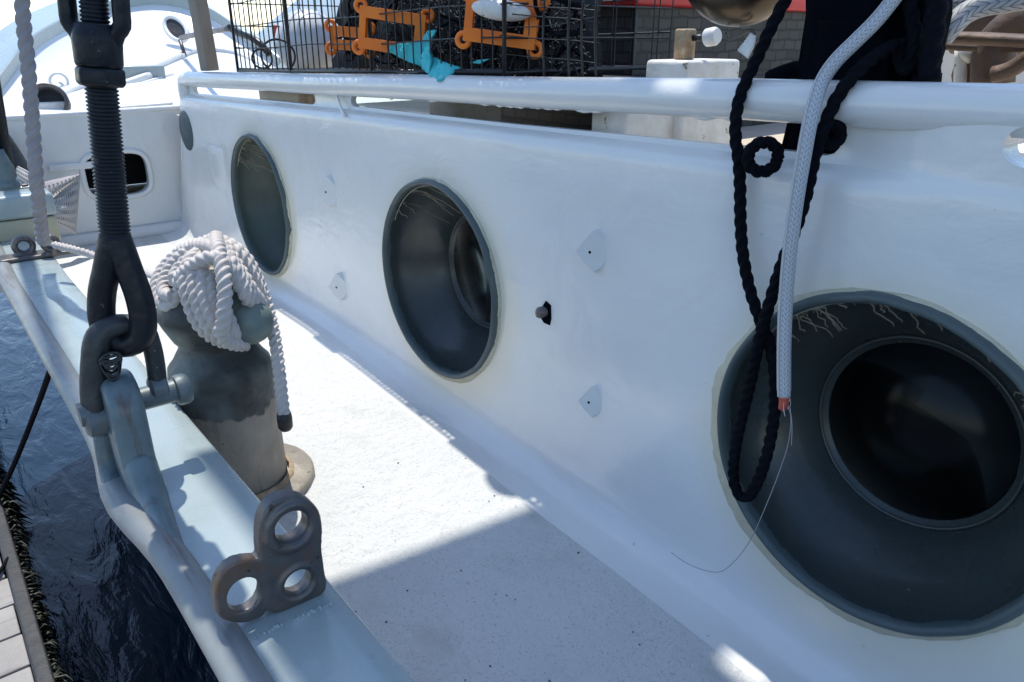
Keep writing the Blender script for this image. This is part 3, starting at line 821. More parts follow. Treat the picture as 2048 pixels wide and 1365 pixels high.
# ------------------------------------------------------------------ three-ring eye fitting on the rail
bc = Z(572, 1212, RZ); XE = bc.x
eye = thing('mooring_eye', 'bare steel three holed eye plate welded across the near rail', 'mooring eye', (XE, bc.y, RZ))
def ringtor(mb, c, ro, ri, tube, sz=1.0, seg=36, xoff=0, thick=None):
    pts = [(c.x+xoff, c.y+(ro+ri)/2*math.cos(a), c.z+sz*(ro+ri)/2*math.sin(a)) for a in np.linspace(0, 2*PI, seg, endpoint=False)]
    mb.tube(pts, tube, 16, closed=True, up=Vector((1, 0, 0)), flat=(ro-ri)/2/tube)
def eyep(px, py): return X(px, py, XE)
def smooth2(pts, n_=6):
    v_ = resample([eyep(*q) for q in pts], 0.003, True); c_ = sum(v_, Vector())/len(v_); return [c_+(p-c_)*0.93 for p in v_]
def plate(pts, x0, x1):
    v_ = smooth2(pts); n_ = len(v_); b_ = MB()
    b_.add([(x0, p.y, p.z) for p in v_]+[(x1, p.y, p.z) for p in v_], [tuple(range(n_)), tuple(range(2*n_-1, n_-1, -1))]+[(k, (k+1) % n_, n_+(k+1) % n_, n_+k) for k in range(n_)])
    return b_.build('ring_casting', M_steel, None, smooth=False)
o = plate([(530, 1224), (526, 1160), (510, 1112), (507, 1062), (513, 1022), (532, 992), (560, 979), (590, 978), (617, 988), (635, 1010), (642, 1045), (641, 1090), (646, 1130), (648, 1178), (596, 1208)], XE-0.010, XE+0.010)
o2 = plate([(432, 1232), (421, 1200), (424, 1160), (440, 1130), (466, 1113), (498, 1107), (522, 1112), (530, 1150), (530, 1200), (524, 1228), (480, 1244)], XE-0.008, XE+0.008)
def hole(px, py, r_, sz=1.0):
    c_ = eyep(px, py); b_ = MB(); b_.add([(XE+dx, c_.y+r_*math.cos(a), c_.z+sz*r_*math.sin(a)) for dx in (-0.1, 0.1) for a in np.linspace(0, 2*PI, 40, endpoint=False)], [tuple(range(40)), tuple(range(79, 39, -1))]+[(k, (k+1) % 40, 40+(k+1) % 40, 40+k) for k in range(40)])
    return b_.build('cutter', None, smooth=False)
rh = (eyep(611, 1047).y-eyep(543, 1047).y)/2
boolean(o, [hole(577, 1046, rh), hole(590, 1157, rh*0.86)]); boolean(o2, [hole(484, 1183, rh*0.98, 1.14)])
mb = MB()
for (q, r_, t_) in (((577, 1046), rh*1.42, rh*0.34), ((590, 1157), rh*1.15, rh*0.26)):
    c_ = eyep(*q)
    for dx in (-0.008, 0.008): mb.tube([(XE+dx, c_.y+r_*math.cos(a), c_.z+r_*math.sin(a)) for a in np.linspace(0, 2*PI, 40, endpoint=False)], t_, 12, closed=True)
c_ = eyep(484, 1182)
mb.tube([(XE, c_.y+rh*1.32*math.cos(a), c_.z+1.12*rh*1.32*math.sin(a)) for a in np.linspace(0, 2*PI, 40, endpoint=False)], rh*0.32, 12, closed=True)
o3_ = mb.build('ring_casting', M_steel, None)
bm = bmesh.new()
for q in (o, o2, o3_): bm.from_mesh(q.data)
bm.to_mesh(o.data); bm.free()
for q in (o2, o3_): bpy.data.objects.remove(q, do_unlink=True)
md = o.modifiers.new('r', 'REMESH'); md.mode = 'VOXEL'; md.voxel_size = 0.0018
sm = o.modifiers.new('s', 'SMOOTH'); sm.factor = 0.5; sm.iterations = 6
dg = bpy.context.evaluated_depsgraph_get(); dg.update(); me = bpy.data.meshes.new_from_object(o.evaluated_get(dg)); o.modifiers.clear(); o.data = me; me.shade_smooth()
attach(o, eye)

random.seed(42)
mb = MB()
for k in range(46):
    a_ = Z(random.uniform(700, 1750), random.uniform(900, 1360), -0.86)
    if not (0.3 < a_.y < 0.8): continue
    s_ = random.uniform(0.0007, 0.0022); z_ = zdeck(a_.x)+0.0015
    mb.lathe([(0.0003, -s_*0.6), (s_, 0), (0.0003, s_*0.8)], (a_.x, a_.y, z_), (random.uniform(-.3, .3), random.uniform(-.3, .3), 1), 6)
tag(mb.build('paint_flakes', M_beam), 'tiny dark paint flakes and grit scattered over the white side deck', 'grit', kind='stuff')

# ------------------------------------------------------------------ bollard with white rope
bp0 = Z(478, 965, -0.838)
bol = thing('bollard', 'weathered bronze horned bollard with dark green head inside the rail', 'bollard', bp0)
def zat(py):   # height on the bollard axis seen at row py
    lo, hi = -0.9, 0.3
    for _ in range(40):
        mdl = (lo+hi)/2; P = Vector((bp0.x, bp0.y, mdl)); yy = CY-FPX*P.dot(CU)/P.dot(CF)
        if yy > py: lo = mdl
        else: hi = mdl
    return lo
zs = zat(722); zn = zat(683); zh = zat(630); zc = zat(560)
mb = MB()
prof = [(0.097, -0.01), (0.0965, 0.01), (0.0955, 0.06), (0.094, zs-bp0.z-0.05), (0.0945, zs-bp0.z-0.02), (0.092, zs-bp0.z-0.002), (0.082, zs-bp0.z+0.010), (0.068, zn-bp0.z-0.006), (0.0655, zn-bp0.z+0.003),
        (0.074, zn-bp0.z+0.014), (0.088, zh-bp0.z-0.010), (0.094, zh-bp0.z+0.006), (0.092, zh-bp0.z+0.022), (0.086, zat(596)-bp0.z), (0.066, zat(566)-bp0.z), (0.045, zat(540)-bp0.z), (0.0005, zat(526)-bp0.z)]
mb.lathe(prof, bp0, (0, 0, 1), 56, cap=False)
hdir = Vector((0.82, -0.42, -0.30)).normalized()
hc = Vector((bp0.x, bp0.y, zh+0.035))
tip = ray(499, 643)*(hc.dot(CF)-0.055)
body = mb.build('post', M_boll, bol)
mb = MB()
hb = hc+Vector((0.02, 0, -0.005))
rs = resample([hb, hb.lerp(tip, 0.5)+Vector((0, 0, 0.012)), tip], 0.005); nn = len(rs)
mb.tube(rs, [0.050-0.012*(k/nn)**0.6 for k in range(nn)], 24)
for s_ in (0,):
    mb.lathe([(0.0005, -0.041)]+[(0.041*math.sin(a), -0.041*math.cos(a)) for a in np.linspace(0.2, PI-0.2, 16)]+[(0.0005, 0.041)], tip, hdir, 28, cap=False)
mb.build('horn', M_bron, bol)
mb = MB(); mb.lathe([(0.150, -0.004), (0.149, 0.010), (0.143, 0.015), (0.1015, 0.016)], bp0, (0, 0, 1), 48, cap=False)
o = mb.build('base_flange', M_boll, None); jitter(o.data, 0.004, 25); attach(o, bol)
mb = MB(); mb.lathe([(0.112, 0.014), (0.108, 0.020), (0.1015, 0.023)], bp0, (0, 0, 1), 48, cap=False)
o = mb.build('rusty_joint', M_rust, None); jitter(o.data, 0.004, 40); attach(o, bol)

DH = Vector((bp0.x, bp0.y, zh+0.03)).dot(CF)
def dl(lst):   # (px, py, how far in front of the bollard axis)
    return [ray(a, b_)*(DH-c_) for a, b_, c_ in lst]
def pline(lst):  # list of (px, py, perpendicular distance y)
    return [Y(a, b_, c_) for a, b_, c_ in lst]
RR = 0.0132
yb = bp0.y
lr = MB()
TW = 1/(RR*3.3)
def R3(lst, r=RR): rope(lr, dl(lst), r, 0.0028, seg=15, turns=1/(r*3.3))
rope(lr, pline([(108, 490, 0.262), (150, 500, 0.30), (200, 515, 0.345), (290, 545, 0.40)])+dl([(345, 562, 0.05), (385, 572, 0.085)]), 0.0105, 0.003, seg=15, turns=1/(0.0105*3.3))
for k in range(5):                       # parallel turns over the front of the head
    x_ = 374+k*16.0; o_ = 0.096+0.020*math.sin(PI*(k+0.5)/5)
    R3([(x_+44-k*6, 504+k*4, 0.045), (x_+16, 512+k*3, 0.08), (x_+1, 534+k*5, o_), (x_-3+k, 568+k*3, o_+0.012), (x_+5, 606, o_+0.014), (x_+19, 640, o_+0.012), (x_+40-k*3, 666, o_), (x_+68-k*9, 682-k*2, o_-0.03), (x_+92-k*12, 684-k, 0.03)])
R3([(352, 566, 0.07), (370, 545, 0.105), (398, 524, 0.128), (424, 515, 0.135), (446, 524, 0.13), (470, 556, 0.115), (488, 585, 0.10)])
R3([(366, 500, 0.02), (392, 491, 0.05), (420, 493, 0.085), (452, 512, 0.105), (478, 545, 0.10), (498, 580, 0.085), (512, 606, 0.05)])
R3([(433, 478, 0.06), (437, 500, 0.115), (446, 545, 0.145), (450, 590, 0.152), (447, 640, 0.15), (444, 668, 0.13), (462, 686, 0.10), (490, 690, 0.06)])
R3([(433, 474, 0.05), (428, 478, 0.03), (405, 486, 0.01), (368, 500, 0.0), (335, 528, 0.0), (316, 560, 0.02), (315, 592, 0.04), (333, 612, 0.06), (352, 598, 0.075), (362, 575, 0.085)], 0.0125)
R3([(412, 486, 0.05), (380, 500, 0.045), (348, 528, 0.04), (330, 558, 0.05), (328, 585, 0.07), (345, 592, 0.085)], 0.0125)
R3([(415, 500, 0.07), (385, 512, 0.065), (357, 540, 0.07), (348, 560, 0.085)], 0.0125)
R3([(400, 498, 0.02), (362, 512, 0.01), (330, 548, 0.01), (322, 580, 0.02)], 0.0125)
for k in range(3):                       # turns running down the right over the horn
    R3([(436+k*4, 486+k*9, 0.07+0.014*k), (458+k*2, 506+k*10, 0.085+0.014*k), (482-k, 545+k*9, 0.085+0.012*k), (503-k*5, 582+k*6, 0.08+0.010*k), (519-k*7, 606+k*3, 0.055), (524-k*6, 628, 0.02)])
R3([(430, 478, 0.03), (464, 490, 0.03), (494, 518, 0.02), (514, 555, 0.01), (530, 598, 0.01), (542, 640, 0.02), (552, 690, 0.03), (558, 740, 0.04), (563, 790, 0.04), (568, 832, 0.04)], 0.0120)
R3([(440, 484, 0.05), (472, 504, 0.055), (500, 545, 0.045), (520, 590, 0.03), (527, 625, 0.01)])
R3([(330, 560, -0.01), (345, 530, -0.03), (400, 505, -0.03), (450, 500, -0.02), (500, 560, -0.02)])
mr = lr.build('mooring_rope', M_rope_w)
tag(mr, 'white three strand mooring rope wound over the bollard and led to the rail eye', 'rope')
e0 = ray(569, 838)*(DH-0.04)
mb = MB(); mb.lathe([(0.0125, -0.004), (0.0135, 0.004), (0.013, 0.022), (0.009, 0.028)], e0+Vector((0, 0, 0.006)), (0.02, 0, -1), 14)
o = mb.build('melted_end', M_burn); o.parent = mr

# ------------------------------------------------------------------ forward fittings on the rail
XF = Z(90, 512, RZ).x
fe = thing('mooring_eye', 'grey double ring eye plate holding the rope on the far rail', 'mooring eye', Z(90, 512, RZ))
mb = MB()
c1 = X(47, 492, XF); c2 = X(96, 482, XF)
rl = (X(75, 490, XF).y-X(22, 490, XF).y)/2
ringtor(mb, c1, rl, rl*0.42, 0.016); ringtor(mb, c2, rl*0.85, rl*0.3, 0.018, xoff=0.03)
mb.box((XF-0.03, c1.y-0.07, RZ+0.001), (XF+0.04, c2.y+0.06, RZ+0.014))
o = mb.build('ring_casting', M_steel, None); md = o.modifiers.new('r', 'REMESH'); md.mode = 'VOXEL'; md.voxel_size = 0.004
sm = o.modifiers.new('s', 'SMOOTH'); sm.factor = 0.5; sm.iterations = 4
dg = bpy.context.evaluated_depsgraph_get(); dg.update(); me = bpy.data.meshes.new_from_object(o.evaluated_get(dg)); o.modifiers.clear(); o.data = me; me.shade_smooth()
attach(o, fe)
# second chainplate further forward, only its lower end in the picture
XS = -3.05
f2 = thing('chainplate', 'blue green shackle and plate of the farther stay at the left edge', 'chainplate', (XS, 0.22, RZ))
mb = MB()
q = X(18, 400, XS)
mb.tube(resample([X(-10, 300, XS), X(8, 340, XS), X(16, 380, XS), X(14, 450, XS)], 0.02), 0.032, 14); 
mb.build('leg', M_chain, f2)
mb = MB()
mb.lathe([(0.02, -0.1), (0.02, 0.08)], X(30, 385, XS), (0, 1, 0), 16)
for c_ in (X(18, 372, XS), X(22, 395, XS)): mb.lathe([(0.03, -0.03), (0.036, -0.02), (0.036, 0.02), (0.03, 0.03)], c_, (0, 1, 0), 20)
mb.build('pin', M_chain, f2, autos=40)
mb = MB(); ringtor(mb, X(52, 384, XS), 0.028, 0.012, 0.01); mb.build('ring', M_steel, f2)
mb = MB(); q_ = X(12, 330, XS); mb.tube([q_, q_+Vector((0, 0.45, 6.0))], 0.022, 12); mb.build('stay', M_black, f2)
# small blue box and yellow pad under it
fb = thing('rail_chock', 'pale blue steel chock over a faded yellow pad on the far rail', 'chock', X(45, 440, -2.85))
mb = MB(); mb.box((-0.07, -0.11, 0.0), (0.06, 0.09, 0.075), Matrix.Translation(X(46, 432, -2.85))); mb.build('chock_body', M_rail, fb, bevel=0.015)
mb = MB(); mb.box((-0.06, -0.10, -0.08), (0.055, 0.085, 0.0), Matrix.Translation(X(46, 432, -2.85)+Vector((0, 0, -0.002)))); mb.build('pad', M_yellow, fb, bevel=0.006)

# grey fender strap with printed-looking perforations, and the flap below
mst = thing('chafe_mat', 'grey perforated rubber chafe mat draped against the forward bulkhead', 'mat', X(120, 400, -3.2))
def sheet(corners, nu, nv, thick, name, material, parent, holes=False, sag=0.0):
    a, b_, c_, d = corners; vs = []; fs = []
    for i in range(nu+1):
        for j in range(nv+1):
            u, v = i/nu, j/nv
            p = a.lerp(b_, u).lerp(d.lerp(c_, u), v)
            p = p+Vector((sag*math.sin(PI*u)*math.sin(PI*v), 0, 0))
            vs.append(p)
    for i in range(nu):
        for j in range(nv):
            if holes and holes(i, j): continue
            k = i*(nv+1)+j; fs.append((k, k+nv+1, k+nv+2, k+1))
    o = mesh(name, vs, fs, material)
    md = o.modifiers.new('t', 'SOLIDIFY'); md.thickness = thick; md.offset = 0
    dg = bpy.context.evaluated_depsgraph_get(); dg.update(); me = bpy.data.meshes.new_from_object(o.evaluated_get(dg)); o.modifiers.clear(); o.data = me
    if parent is not None: attach(o, parent)
    return o
hol = lambda i, j: (i % 2 == 1 and j % 4 in (1, 2) and 1 < i < 27 and 1 < j < 22)
sheet([X(86, 395, -3.3), X(160, 350, -3.35), X(150, 470, -3.3), X(96, 440, -3.2)], 28, 24, 0.006, 'mat_flap', M_matgrey, mst, hol, 0.05)
sheet([X(30, 330, -3.35), X(60, 345, -3.3), X(70, 400, -3.25), X(34, 370, -3.3)], 20, 16, 0.006, 'mat_end', M_matgrey, mst, lambda i, j: (i % 2 == 1 and j % 3 == 1), 0.02)
sheet([X(84, 366, -3.28), X(160, 349, -3.35), X(158, 352, -3.34), X(88, 400, -3.22)], 28, 10, 0.005, 'mat_fold', M_rope_g, mst, lambda i, j: (i % 3 == 1 and 2 < j < 8), 0.02)
# grey lump of fender at the left edge
mb = MB(); mb.tube(resample([X(-20, 270, -3.4), X(8, 310, -3.4), X(34, 352, -3.38), X(60, 385, -3.36)], 0.02), 0.055, 18)
tag(mb.build('fender', M_darkgrey), 'dark grey tubular fender at the left edge above the far rail', 'fender')

# hanging grey rope, upper left
mb = MB(); gp = [X(38, -260, -2.2), X(44, 0, -2.2), X(56, 130, -2.2), X(66, 260, -2.2), X(74, 380, -2.2), X(84, 470, -2.3), X(88, 482, -2.35)]
rope(mb, gp, 0.0175, 0.006, turns=12)
tag(mb.build('hanging_rope', M_rope_g), 'weathered grey three strand rope hanging left of the black rigging screw', 'rope')

# ------------------------------------------------------------------ forward bulkhead and foredeck
XB = -3.5
fb = thing('forward_bulkhead', 'white transverse bulkhead with a rounded scupper opening beyond the bollard', 'bulkhead', (XB, 0.6, -0.8))
mb = MB(); mb.box((XB-0.05, -0.2, -0.95), (XB, 1.25, -0.287)); bk = mb.build('bulkhead_panel', M_wall, None, smooth=False)
a_, b2 = X(160, 312, XB), X(305, 386, XB)
cy_, cz_, hy, hz = (a_.y+b2.y)/2, (a_.z+b2.z)/2, (b2.y-a_.y)/2, (a_.z-b2.z)/2
pts = []
for k in range(48):
    t = 2*PI*k/48; pts.append((cy_+hy*math.copysign(abs(math.cos(t))**0.55, math.cos(t)), cz_+hz*math.copysign(abs(math.sin(t))**0.55, math.sin(t))))
b_ = MB(); b_.add([(XB-0.2, y, z) for y, z in pts]+[(XB+0.2, y, z) for y, z in pts], [tuple(range(48)), tuple(range(95, 47, -1))]+[(k, (k+1) % 48, 48+(k+1) % 48, 48+k) for k in range(48)])
boolean(bk, [b_.build('cutter', None, smooth=False)]); sharp(bk.data, 30); attach(bk, fb)
mb = MB(); mb.tube([(XB+0.002, cy_+(y-cy_)*1.04, cz_+(z-cz_)*1.06) for y, z in pts], 0.011, 10, closed=True); mb.build('scupper_rim', M_wall, fb)
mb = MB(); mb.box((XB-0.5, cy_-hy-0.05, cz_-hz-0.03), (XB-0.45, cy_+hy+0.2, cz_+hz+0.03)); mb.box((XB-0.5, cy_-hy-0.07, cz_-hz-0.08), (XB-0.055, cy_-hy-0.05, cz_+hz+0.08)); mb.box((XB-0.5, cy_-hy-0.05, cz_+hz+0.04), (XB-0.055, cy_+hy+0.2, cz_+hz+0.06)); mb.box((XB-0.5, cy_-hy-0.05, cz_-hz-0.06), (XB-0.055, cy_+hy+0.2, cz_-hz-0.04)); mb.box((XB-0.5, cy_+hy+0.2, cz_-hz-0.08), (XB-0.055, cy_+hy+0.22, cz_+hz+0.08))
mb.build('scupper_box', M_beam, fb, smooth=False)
mb = MB(); mb.tube(resample([(XB+0.015, 0.24, zdeck(XB)+0.02), (XB+0.02, 0.55, zdeck(XB)+0.015), (XB+0.02, 1.2, zdeck(XB)+0.015)], 0.05), 0.03, 12); mb.build('fillet', M_wall, fb)
mb = MB(); mb.tube(resample([(XB-0.01, -0.2, -0.292), (XB-0.01, 0.6, -0.287), (XB-0.01, 1.25, -0.28)], 0.05), 0.014, 10); mb.build('top_edge', M_wall, fb)
# inclined pad stiffener
mb = MB(); mb.box((XB, X(95, 330, XB).y, X(95, 345, XB).z), (XB+0.012, X(190, 330, XB).y, X(190, 322, XB).z)); mb.build('stiffener', M_wall, fb, bevel=0.005)

# foredeck: strip between bulkhead and bow bulwark
TOP = [(-140, 330, -3.55), (-70, 262, -3.75), (0, 172, -4.05), (60, 99, -4.35), (130, 56, -4.7), (190, 31, -4.95), (250, 13, -5.1), (310, 6, -5.15), (370, 14, -5.1), (420, 34, -4.95), (480, 75, -4.7), (560, 132, -4.4)]
BOT = [(-140, 345, -3.52), (-70, 290, -3.55), (0, 248, -3.58), (60, 232, -3.66), (110, 206, -3.78), (160, 178, -3.92), (230, 158, -4.05), (300, 143, -4.15), (360, 118, -4.35), (400, 104, -4.5), (470, 108, -4.45), (560, 150, -4.1)]
bow = thing('bow_bulwark', 'big curved white bow bulwark capped with a pale blue rail', 'bulwark', X(250, 150, -4.2))
top = resample([X(*q) for q in TOP], 0.06); bot = resample([X(*q) for q in BOT], 0.06)
n_ = 60
def samp(lst, t):
    f = t*(len(lst)-1); i = min(int(f), len(lst)-2); return lst[i].lerp(lst[i+1], f-i)
vs = []; fs = []; NV = 14
dt = resample([X(*q) for q in TOP], 0.002); db = resample([X(*q) for q in BOT], 0.002)
for i in range(n_+1):
    a_, b2 = samp(dt, i/n_), samp(db, i/n_)
    out = Vector((a_.x-b2.x, a_.y-b2.y, 0))
    for j in range(NV+1):
        v = j/NV
        p = b2.lerp(a_, v); p = p+out*(0.10*math.sin(PI*v)); p.z -= 0.06*math.sin(PI*v)*0.6
        vs.append(p)
for i in range(n_):
    for j in range(NV):
        k = i*(NV+1)+j; fs.append((k, k+1, k+NV+2, k+NV+1))
sk = mesh('bulwark_plating', vs, fs, M_white)
md = sk.modifiers.new('t', 'SOLIDIFY'); md.thickness = 0.03; md.offset = 0
dg = bpy.context.evaluated_depsgraph_get(); dg.update(); me = bpy.data.meshes.new_from_object(sk.evaluated_get(dg)); sk.modifiers.clear(); sk.data = me
attach(sk, bow)
# cap rail: wide flat section following the top
ring = []
for i in range(n_+1):
    a_ = samp(dt, i/n_); b2 = samp(db, i/n_); out = Vector((a_.x-b2.x, a_.y-b2.y, 0)).normalized()
    ring.append([a_+out*o_+Vector((0, 0, z_)) for o_, z_ in ((-0.04, -0.012), (-0.05, 0.045), (-0.04, 0.052), (0.36, 0.10), (0.38, 0.09), (0.38, 0.02))])
vs = [p for r_ in ring for p in r_]; fs = []
for i in range(n_):
    for k in range(6):
        k2 = (k+1) % 6; fs.append((i*6+k, i*6+k2, (i+1)*6+k2, (i+1)*6+k))
attach(mesh('cap_rail', vs, fs, M_rail, autos=40), bow)
# foredeck surface
fdz = []
vs = []; fs = []
for i in range(n_+1):
    p = samp(db, i/n_)
    vs.append((XB-0.02, lerp(i/n_, [0, 1], [-0.3, 1.7]), -0.288)); vs.append(Vector((XB-0.02, lerp(i/n_, [0, 1], [-0.3, 1.7]), -0.288)).lerp(p, 0.5)+Vector((0, 0, 0.006))); vs.append(p+Vector((0, 0, -0.004)))
for i in range(n_):
    for j in range(2):
        k = i*3+j; fs.append((k, k+1, k+4, k+3))
tag(mesh('foredeck', vs, fs, M_white), 'white painted foredeck rising towards the bow bulwark', 'deck', kind='structure')
mb = MB()
mb.tube(resample([X(112, 236, -3.52), X(180, 222, -3.52), X(345, 208, -3.52)], 0.03), 0.008, 8)
mb.build('deck_batten', M_white, bow)
mb = MB(); mb.tube(resample([X(120, 212, -3.75), X(230, 186, -3.85), X(345, 150, -4.05)], 0.03), 0.012, 8)
mb.tube(resample([X(242, 172, -3.95), X(300, 152, -4.0)], 0.03), 0.02, 8)
mb.build('seam', M_white, bow)
mb = MB(); mb.box((-0.05, -0.12, -0.03), (0.05, 0.12, 0.03), Matrix.Translation(X(272, 145, -4.05))); mb.build('step_block', M_rail, bow, bevel=0.01)
# mooring ports in the bow bulwark
c_ = X(95, 205, -3.62)
mb = MB(); nrm = Vector((0.85, -0.25, 0.35)).normalized()
mb.lathe([(0.075, -0.06), (0.078, 0.0), (0.072, 0.012), (0.062, 0.008), (0.060, -0.06)], c_, nrm, 32, cap=False); 
mb.build('hawse_pipe', M_steel, bow)
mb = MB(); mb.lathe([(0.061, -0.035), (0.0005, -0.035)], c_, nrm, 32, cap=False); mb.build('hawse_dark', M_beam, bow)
mb = MB(); mb.box((-0.03, -0.075, -0.13), (0.0, 0.07, 0.0), Matrix.Translation(c_+Vector((0, 0, 0.0)))); mb.build('hawse_foot', M_white_old, bow, bevel=0.008)
c_ = X(118, 164, -3.98); mb = MB(); mb.tube([c_+Vector((0, 0.035*math.cos(a), 0.035*math.sin(a))) for a in np.linspace(0, 2*PI, 20, endpoint=False)], 0.006, 8, closed=True); mb.tube([c_, c_+Vector((0.0, 0.05, -0.055))], 0.006, 8); mb.build('ring_bolt', M_white, bow)
mb = MB(); cc = X(364, 70, -4.6); uu = (X(385, 92, -4.52)-X(343, 47, -4.72)); uu.normalize()
nn = (CF*-1); nn = (nn-uu*nn.dot(uu)).normalized(); vv = uu.cross(nn)
el = [cc+uu*(0.105*math.cos(a))+vv*(0.048*math.sin(a))+nn*0.05 for a in np.linspace(0, 2*PI, 28, endpoint=False)]
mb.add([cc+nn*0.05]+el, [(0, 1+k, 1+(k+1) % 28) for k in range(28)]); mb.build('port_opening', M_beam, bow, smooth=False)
mb = MB(); mb.tube(el, 0.012, 8, closed=True); mb.build('port_rim', M_white, bow)
mb = MB(); mb.tube(resample([X(362, 76, -4.4), X(400, 68, -3.9), X(460, 57, -3.4)], 0.05), 0.012, 8); mb.tube([X(360, 80, -4.45), X(370, 112, -4.4)], 0.01, 8)
tag(mb.build('tie_rod', M_steel), 'thin steel tie rod coming out of the bow port behind the wooden post', 'rod')

# wooden stanchion
mb = MB(); q0 = X(418, 130, -2.95); q1 = X(388, -40, -2.95)
d_ = (q1-q0).normalized()
mb.tube([q0-d_*0.02, q0+d_*0.2, q1+d_*0.35], 0.034, 4, up=Vector((0.5, 0.9, 0)))
tag(mb.build('wooden_post', M_wood, bevel=0.004), 'weathered square wooden post standing behind the forward handrail end', 'post')

# ------------------------------------------------------------------ upper deck behind the cabin side
UZ = -0.255
vs = []; fs = []
for i in range(41):
    x = -3.45+6.5*i/40
    vs += [(x, 0.948, UZ+0.018*min(x, 0)*0.8), (x, 3.6, UZ+0.018*min(x, 0)*0.8+0.01)]
for i in range(40): fs.append((2*i, 2*i+2, 2*i+3, 2*i+1))
tag(mesh('upper_deck', vs, fs, M_tan, smooth=False), 'tan deck planking seen through the slots under the handrail', 'deck', kind='structure')
def uz(x): return UZ+0.0144*min(x, 0)
ob = thing('far_bulwark', 'white bulwark on the far side of the upper deck', 'bulwark', (-0.5, 3.6, UZ))
mb = MB(); mb.box((-4.3, 3.6, UZ-0.1), (3, 3.65, 0.0)); mb.build('panel', M_white, ob, smooth=False)
mb = MB(); mb.box((-4.3, 3.5, 0.002), (3, 3.7, 0.05)); mb.build('cap', M_rail, ob, bevel=0.01)

# ------------------------------------------------------------------ wire trap and what is in and round it
TX0, TX1, TY0, TY1, TZ0, TZ1 = -2.63, -1.20, 0.945, 1.42, -0.105, 0.30
tz = lambda x: ztop(x)+0.006
trap = thing('wire_trap', 'long black wire mesh trap resting behind the handrail', 'trap', (TX0, TY0, TZ0))
def wire(mb, a, b_, r=0.0017):
    mb.tube([a, b_], r*1.15, 4, cap=False)
mb = MB()
nx_ = int((TX1-TX0)/0.036)
for i in range(nx_+1):
    x = TX0+(TX1-TX0)*i/nx_; xx = x+random.uniform(-0.004, 0.004)
    wire(mb, (xx, TY0, tz(x)), (x, TY0+random.uniform(-0.004, 0.004), TZ1), 0.0024 if i % 9 == 0 else 0.0017)
for j in range(7):
    f = j/6
    pts = [(x, TY0+random.uniform(-0.002, 0.002), tz(x)+(TZ1-tz(x))*f+0.003*math.sin(x*9+j)) for x in np.linspace(TX0, TX1, 14)]
    mb.tube(pts, 0.0018 if j else 0.004, 5)
mb.build('front_mesh', M_wire, trap)
mb = MB()
for i in range(0, nx_+1, 2):
    x = TX0+(TX1-TX0)*i/nx_
    wire(mb, (x, TY1, tz(x)), (x, TY1, TZ1)); wire(mb, (x, TY0, tz(x)), (x, TY1, tz(x)))
for j in range(6): 
    f = j/5; wire(mb, (TX0, TY1, tz(TX0)+(TZ1-tz(TX0))*f), (TX1, TY1, tz(TX1)+(TZ1-tz(TX1))*f))
mb.build('back_mesh', M_wire, trap)
for s_, x in ((0, TX0), (1, TX1)):
    mb = MB()
    for i in range(9): y = TY0+(TY1-TY0)*i/8; wire(mb, (x, y, tz(x)), (x, y, TZ1))
    for j in range(7): z = tz(x)+(TZ1-tz(x))*j/6; wire(mb, (x, TY0, z), (x, TY1, z))
    mb.build('end_mesh', M_wire, trap)
mb = MB(); x = -2.64
while x < -1.22:
    wire(mb, (x, 0.94, 0.352), (x+0.01, 1.30, 0.352), 0.0032); x += 0.0165
for y in (0.94, 0.965, 1.0, 1.05, 1.15, 1.3): wire(mb, (-2.64, y, 0.356), (-1.2, y, 0.356), 0.003)
mb.build('shade_mesh', M_wire, trap)  # dense unseen wires added to stripe the handrail with shade
mb = MB()
for a_, b2 in ((-3.3, -2.65), (-2.37, -2.24), (-1.69, -1.54), (-1.48, -1.43)): mb.box((a_, 0.93, 0.362), (b2, 1.10, 0.372))
mb.box((-3.3, 1.085, 0.374), (-1.4, 1.10, 0.384))
mb.build('shade_slat', M_wood, trap, smooth=False)  # out-of-view slats added to keep sun off stretches of the handrail
mb = MB()
for x in (TX0, -2.2, -1.72, TX1):
    mb.tube([(x, TY0, TZ1), (x, TY0-0.002, tz(x)-0.002), (x, TY1, tz(x))], 0.0055, 6)
mb.tube([(TX0, TY0, TZ0), (TX1, TY0, tz(TX1))], 0.005, 6)
mb.build('trap_frame', M_wire, trap)
for (px, py, rpx) in ((524, 118, 20), (556, 112, 34)):
    mb = MB()
    c_ = Y(px, py, 1.05); rr_ = rpx*c_.dot(CF)/FPX
    pts = [c_+CR*(rr_*math.cos(a))+Vector((0, 0, 1))*(rr_*math.sin(a)*0.9) for a in np.linspace(0, 2*PI, 24, endpoint=False)]
    mb.tube(pts, 0.0035, 6, closed=True); mb.build('entrance_hoop', M_wire, trap)
mb = MB()
mb.tube(resample([Y(458, 55, 1.05), Y(475, 66, 1.06), Y(500, 75, 1.07), Y(520, 88, 1.08), Y(540, 110, 1.1)], 0.01), 0.012, 8)
mb.build('bait_strap', M_wire, trap)

cb = Y(617, 88, 1.20); rb_ = 64*cb.dot(CF)/FPX
buoy = thing('buoy', 'round white plastic buoy inside the wire trap', 'buoy', cb)
mb = MB(); mb.lathe([(0.0005, -rb_)]+[(rb_*math.sin(a), -rb_*math.cos(a)) for a in np.linspace(0.1, PI-0.1, 24)]+[(0.0005, rb_)], cb, (0.2, 0, 1), 40, cap=False); mb.build('ball', M_buoy, buoy)
mb = MB(); mb.tube(resample([cb+Vector((-rb_*0.9, -0.05, -0.02)), cb+Vector((-rb_*1.15, -0.06, 0.0)), cb+Vector((-rb_*1.1, -0.06, 0.06))], 0.01), 0.01, 8); mb.build('lanyard', M_red, buoy)

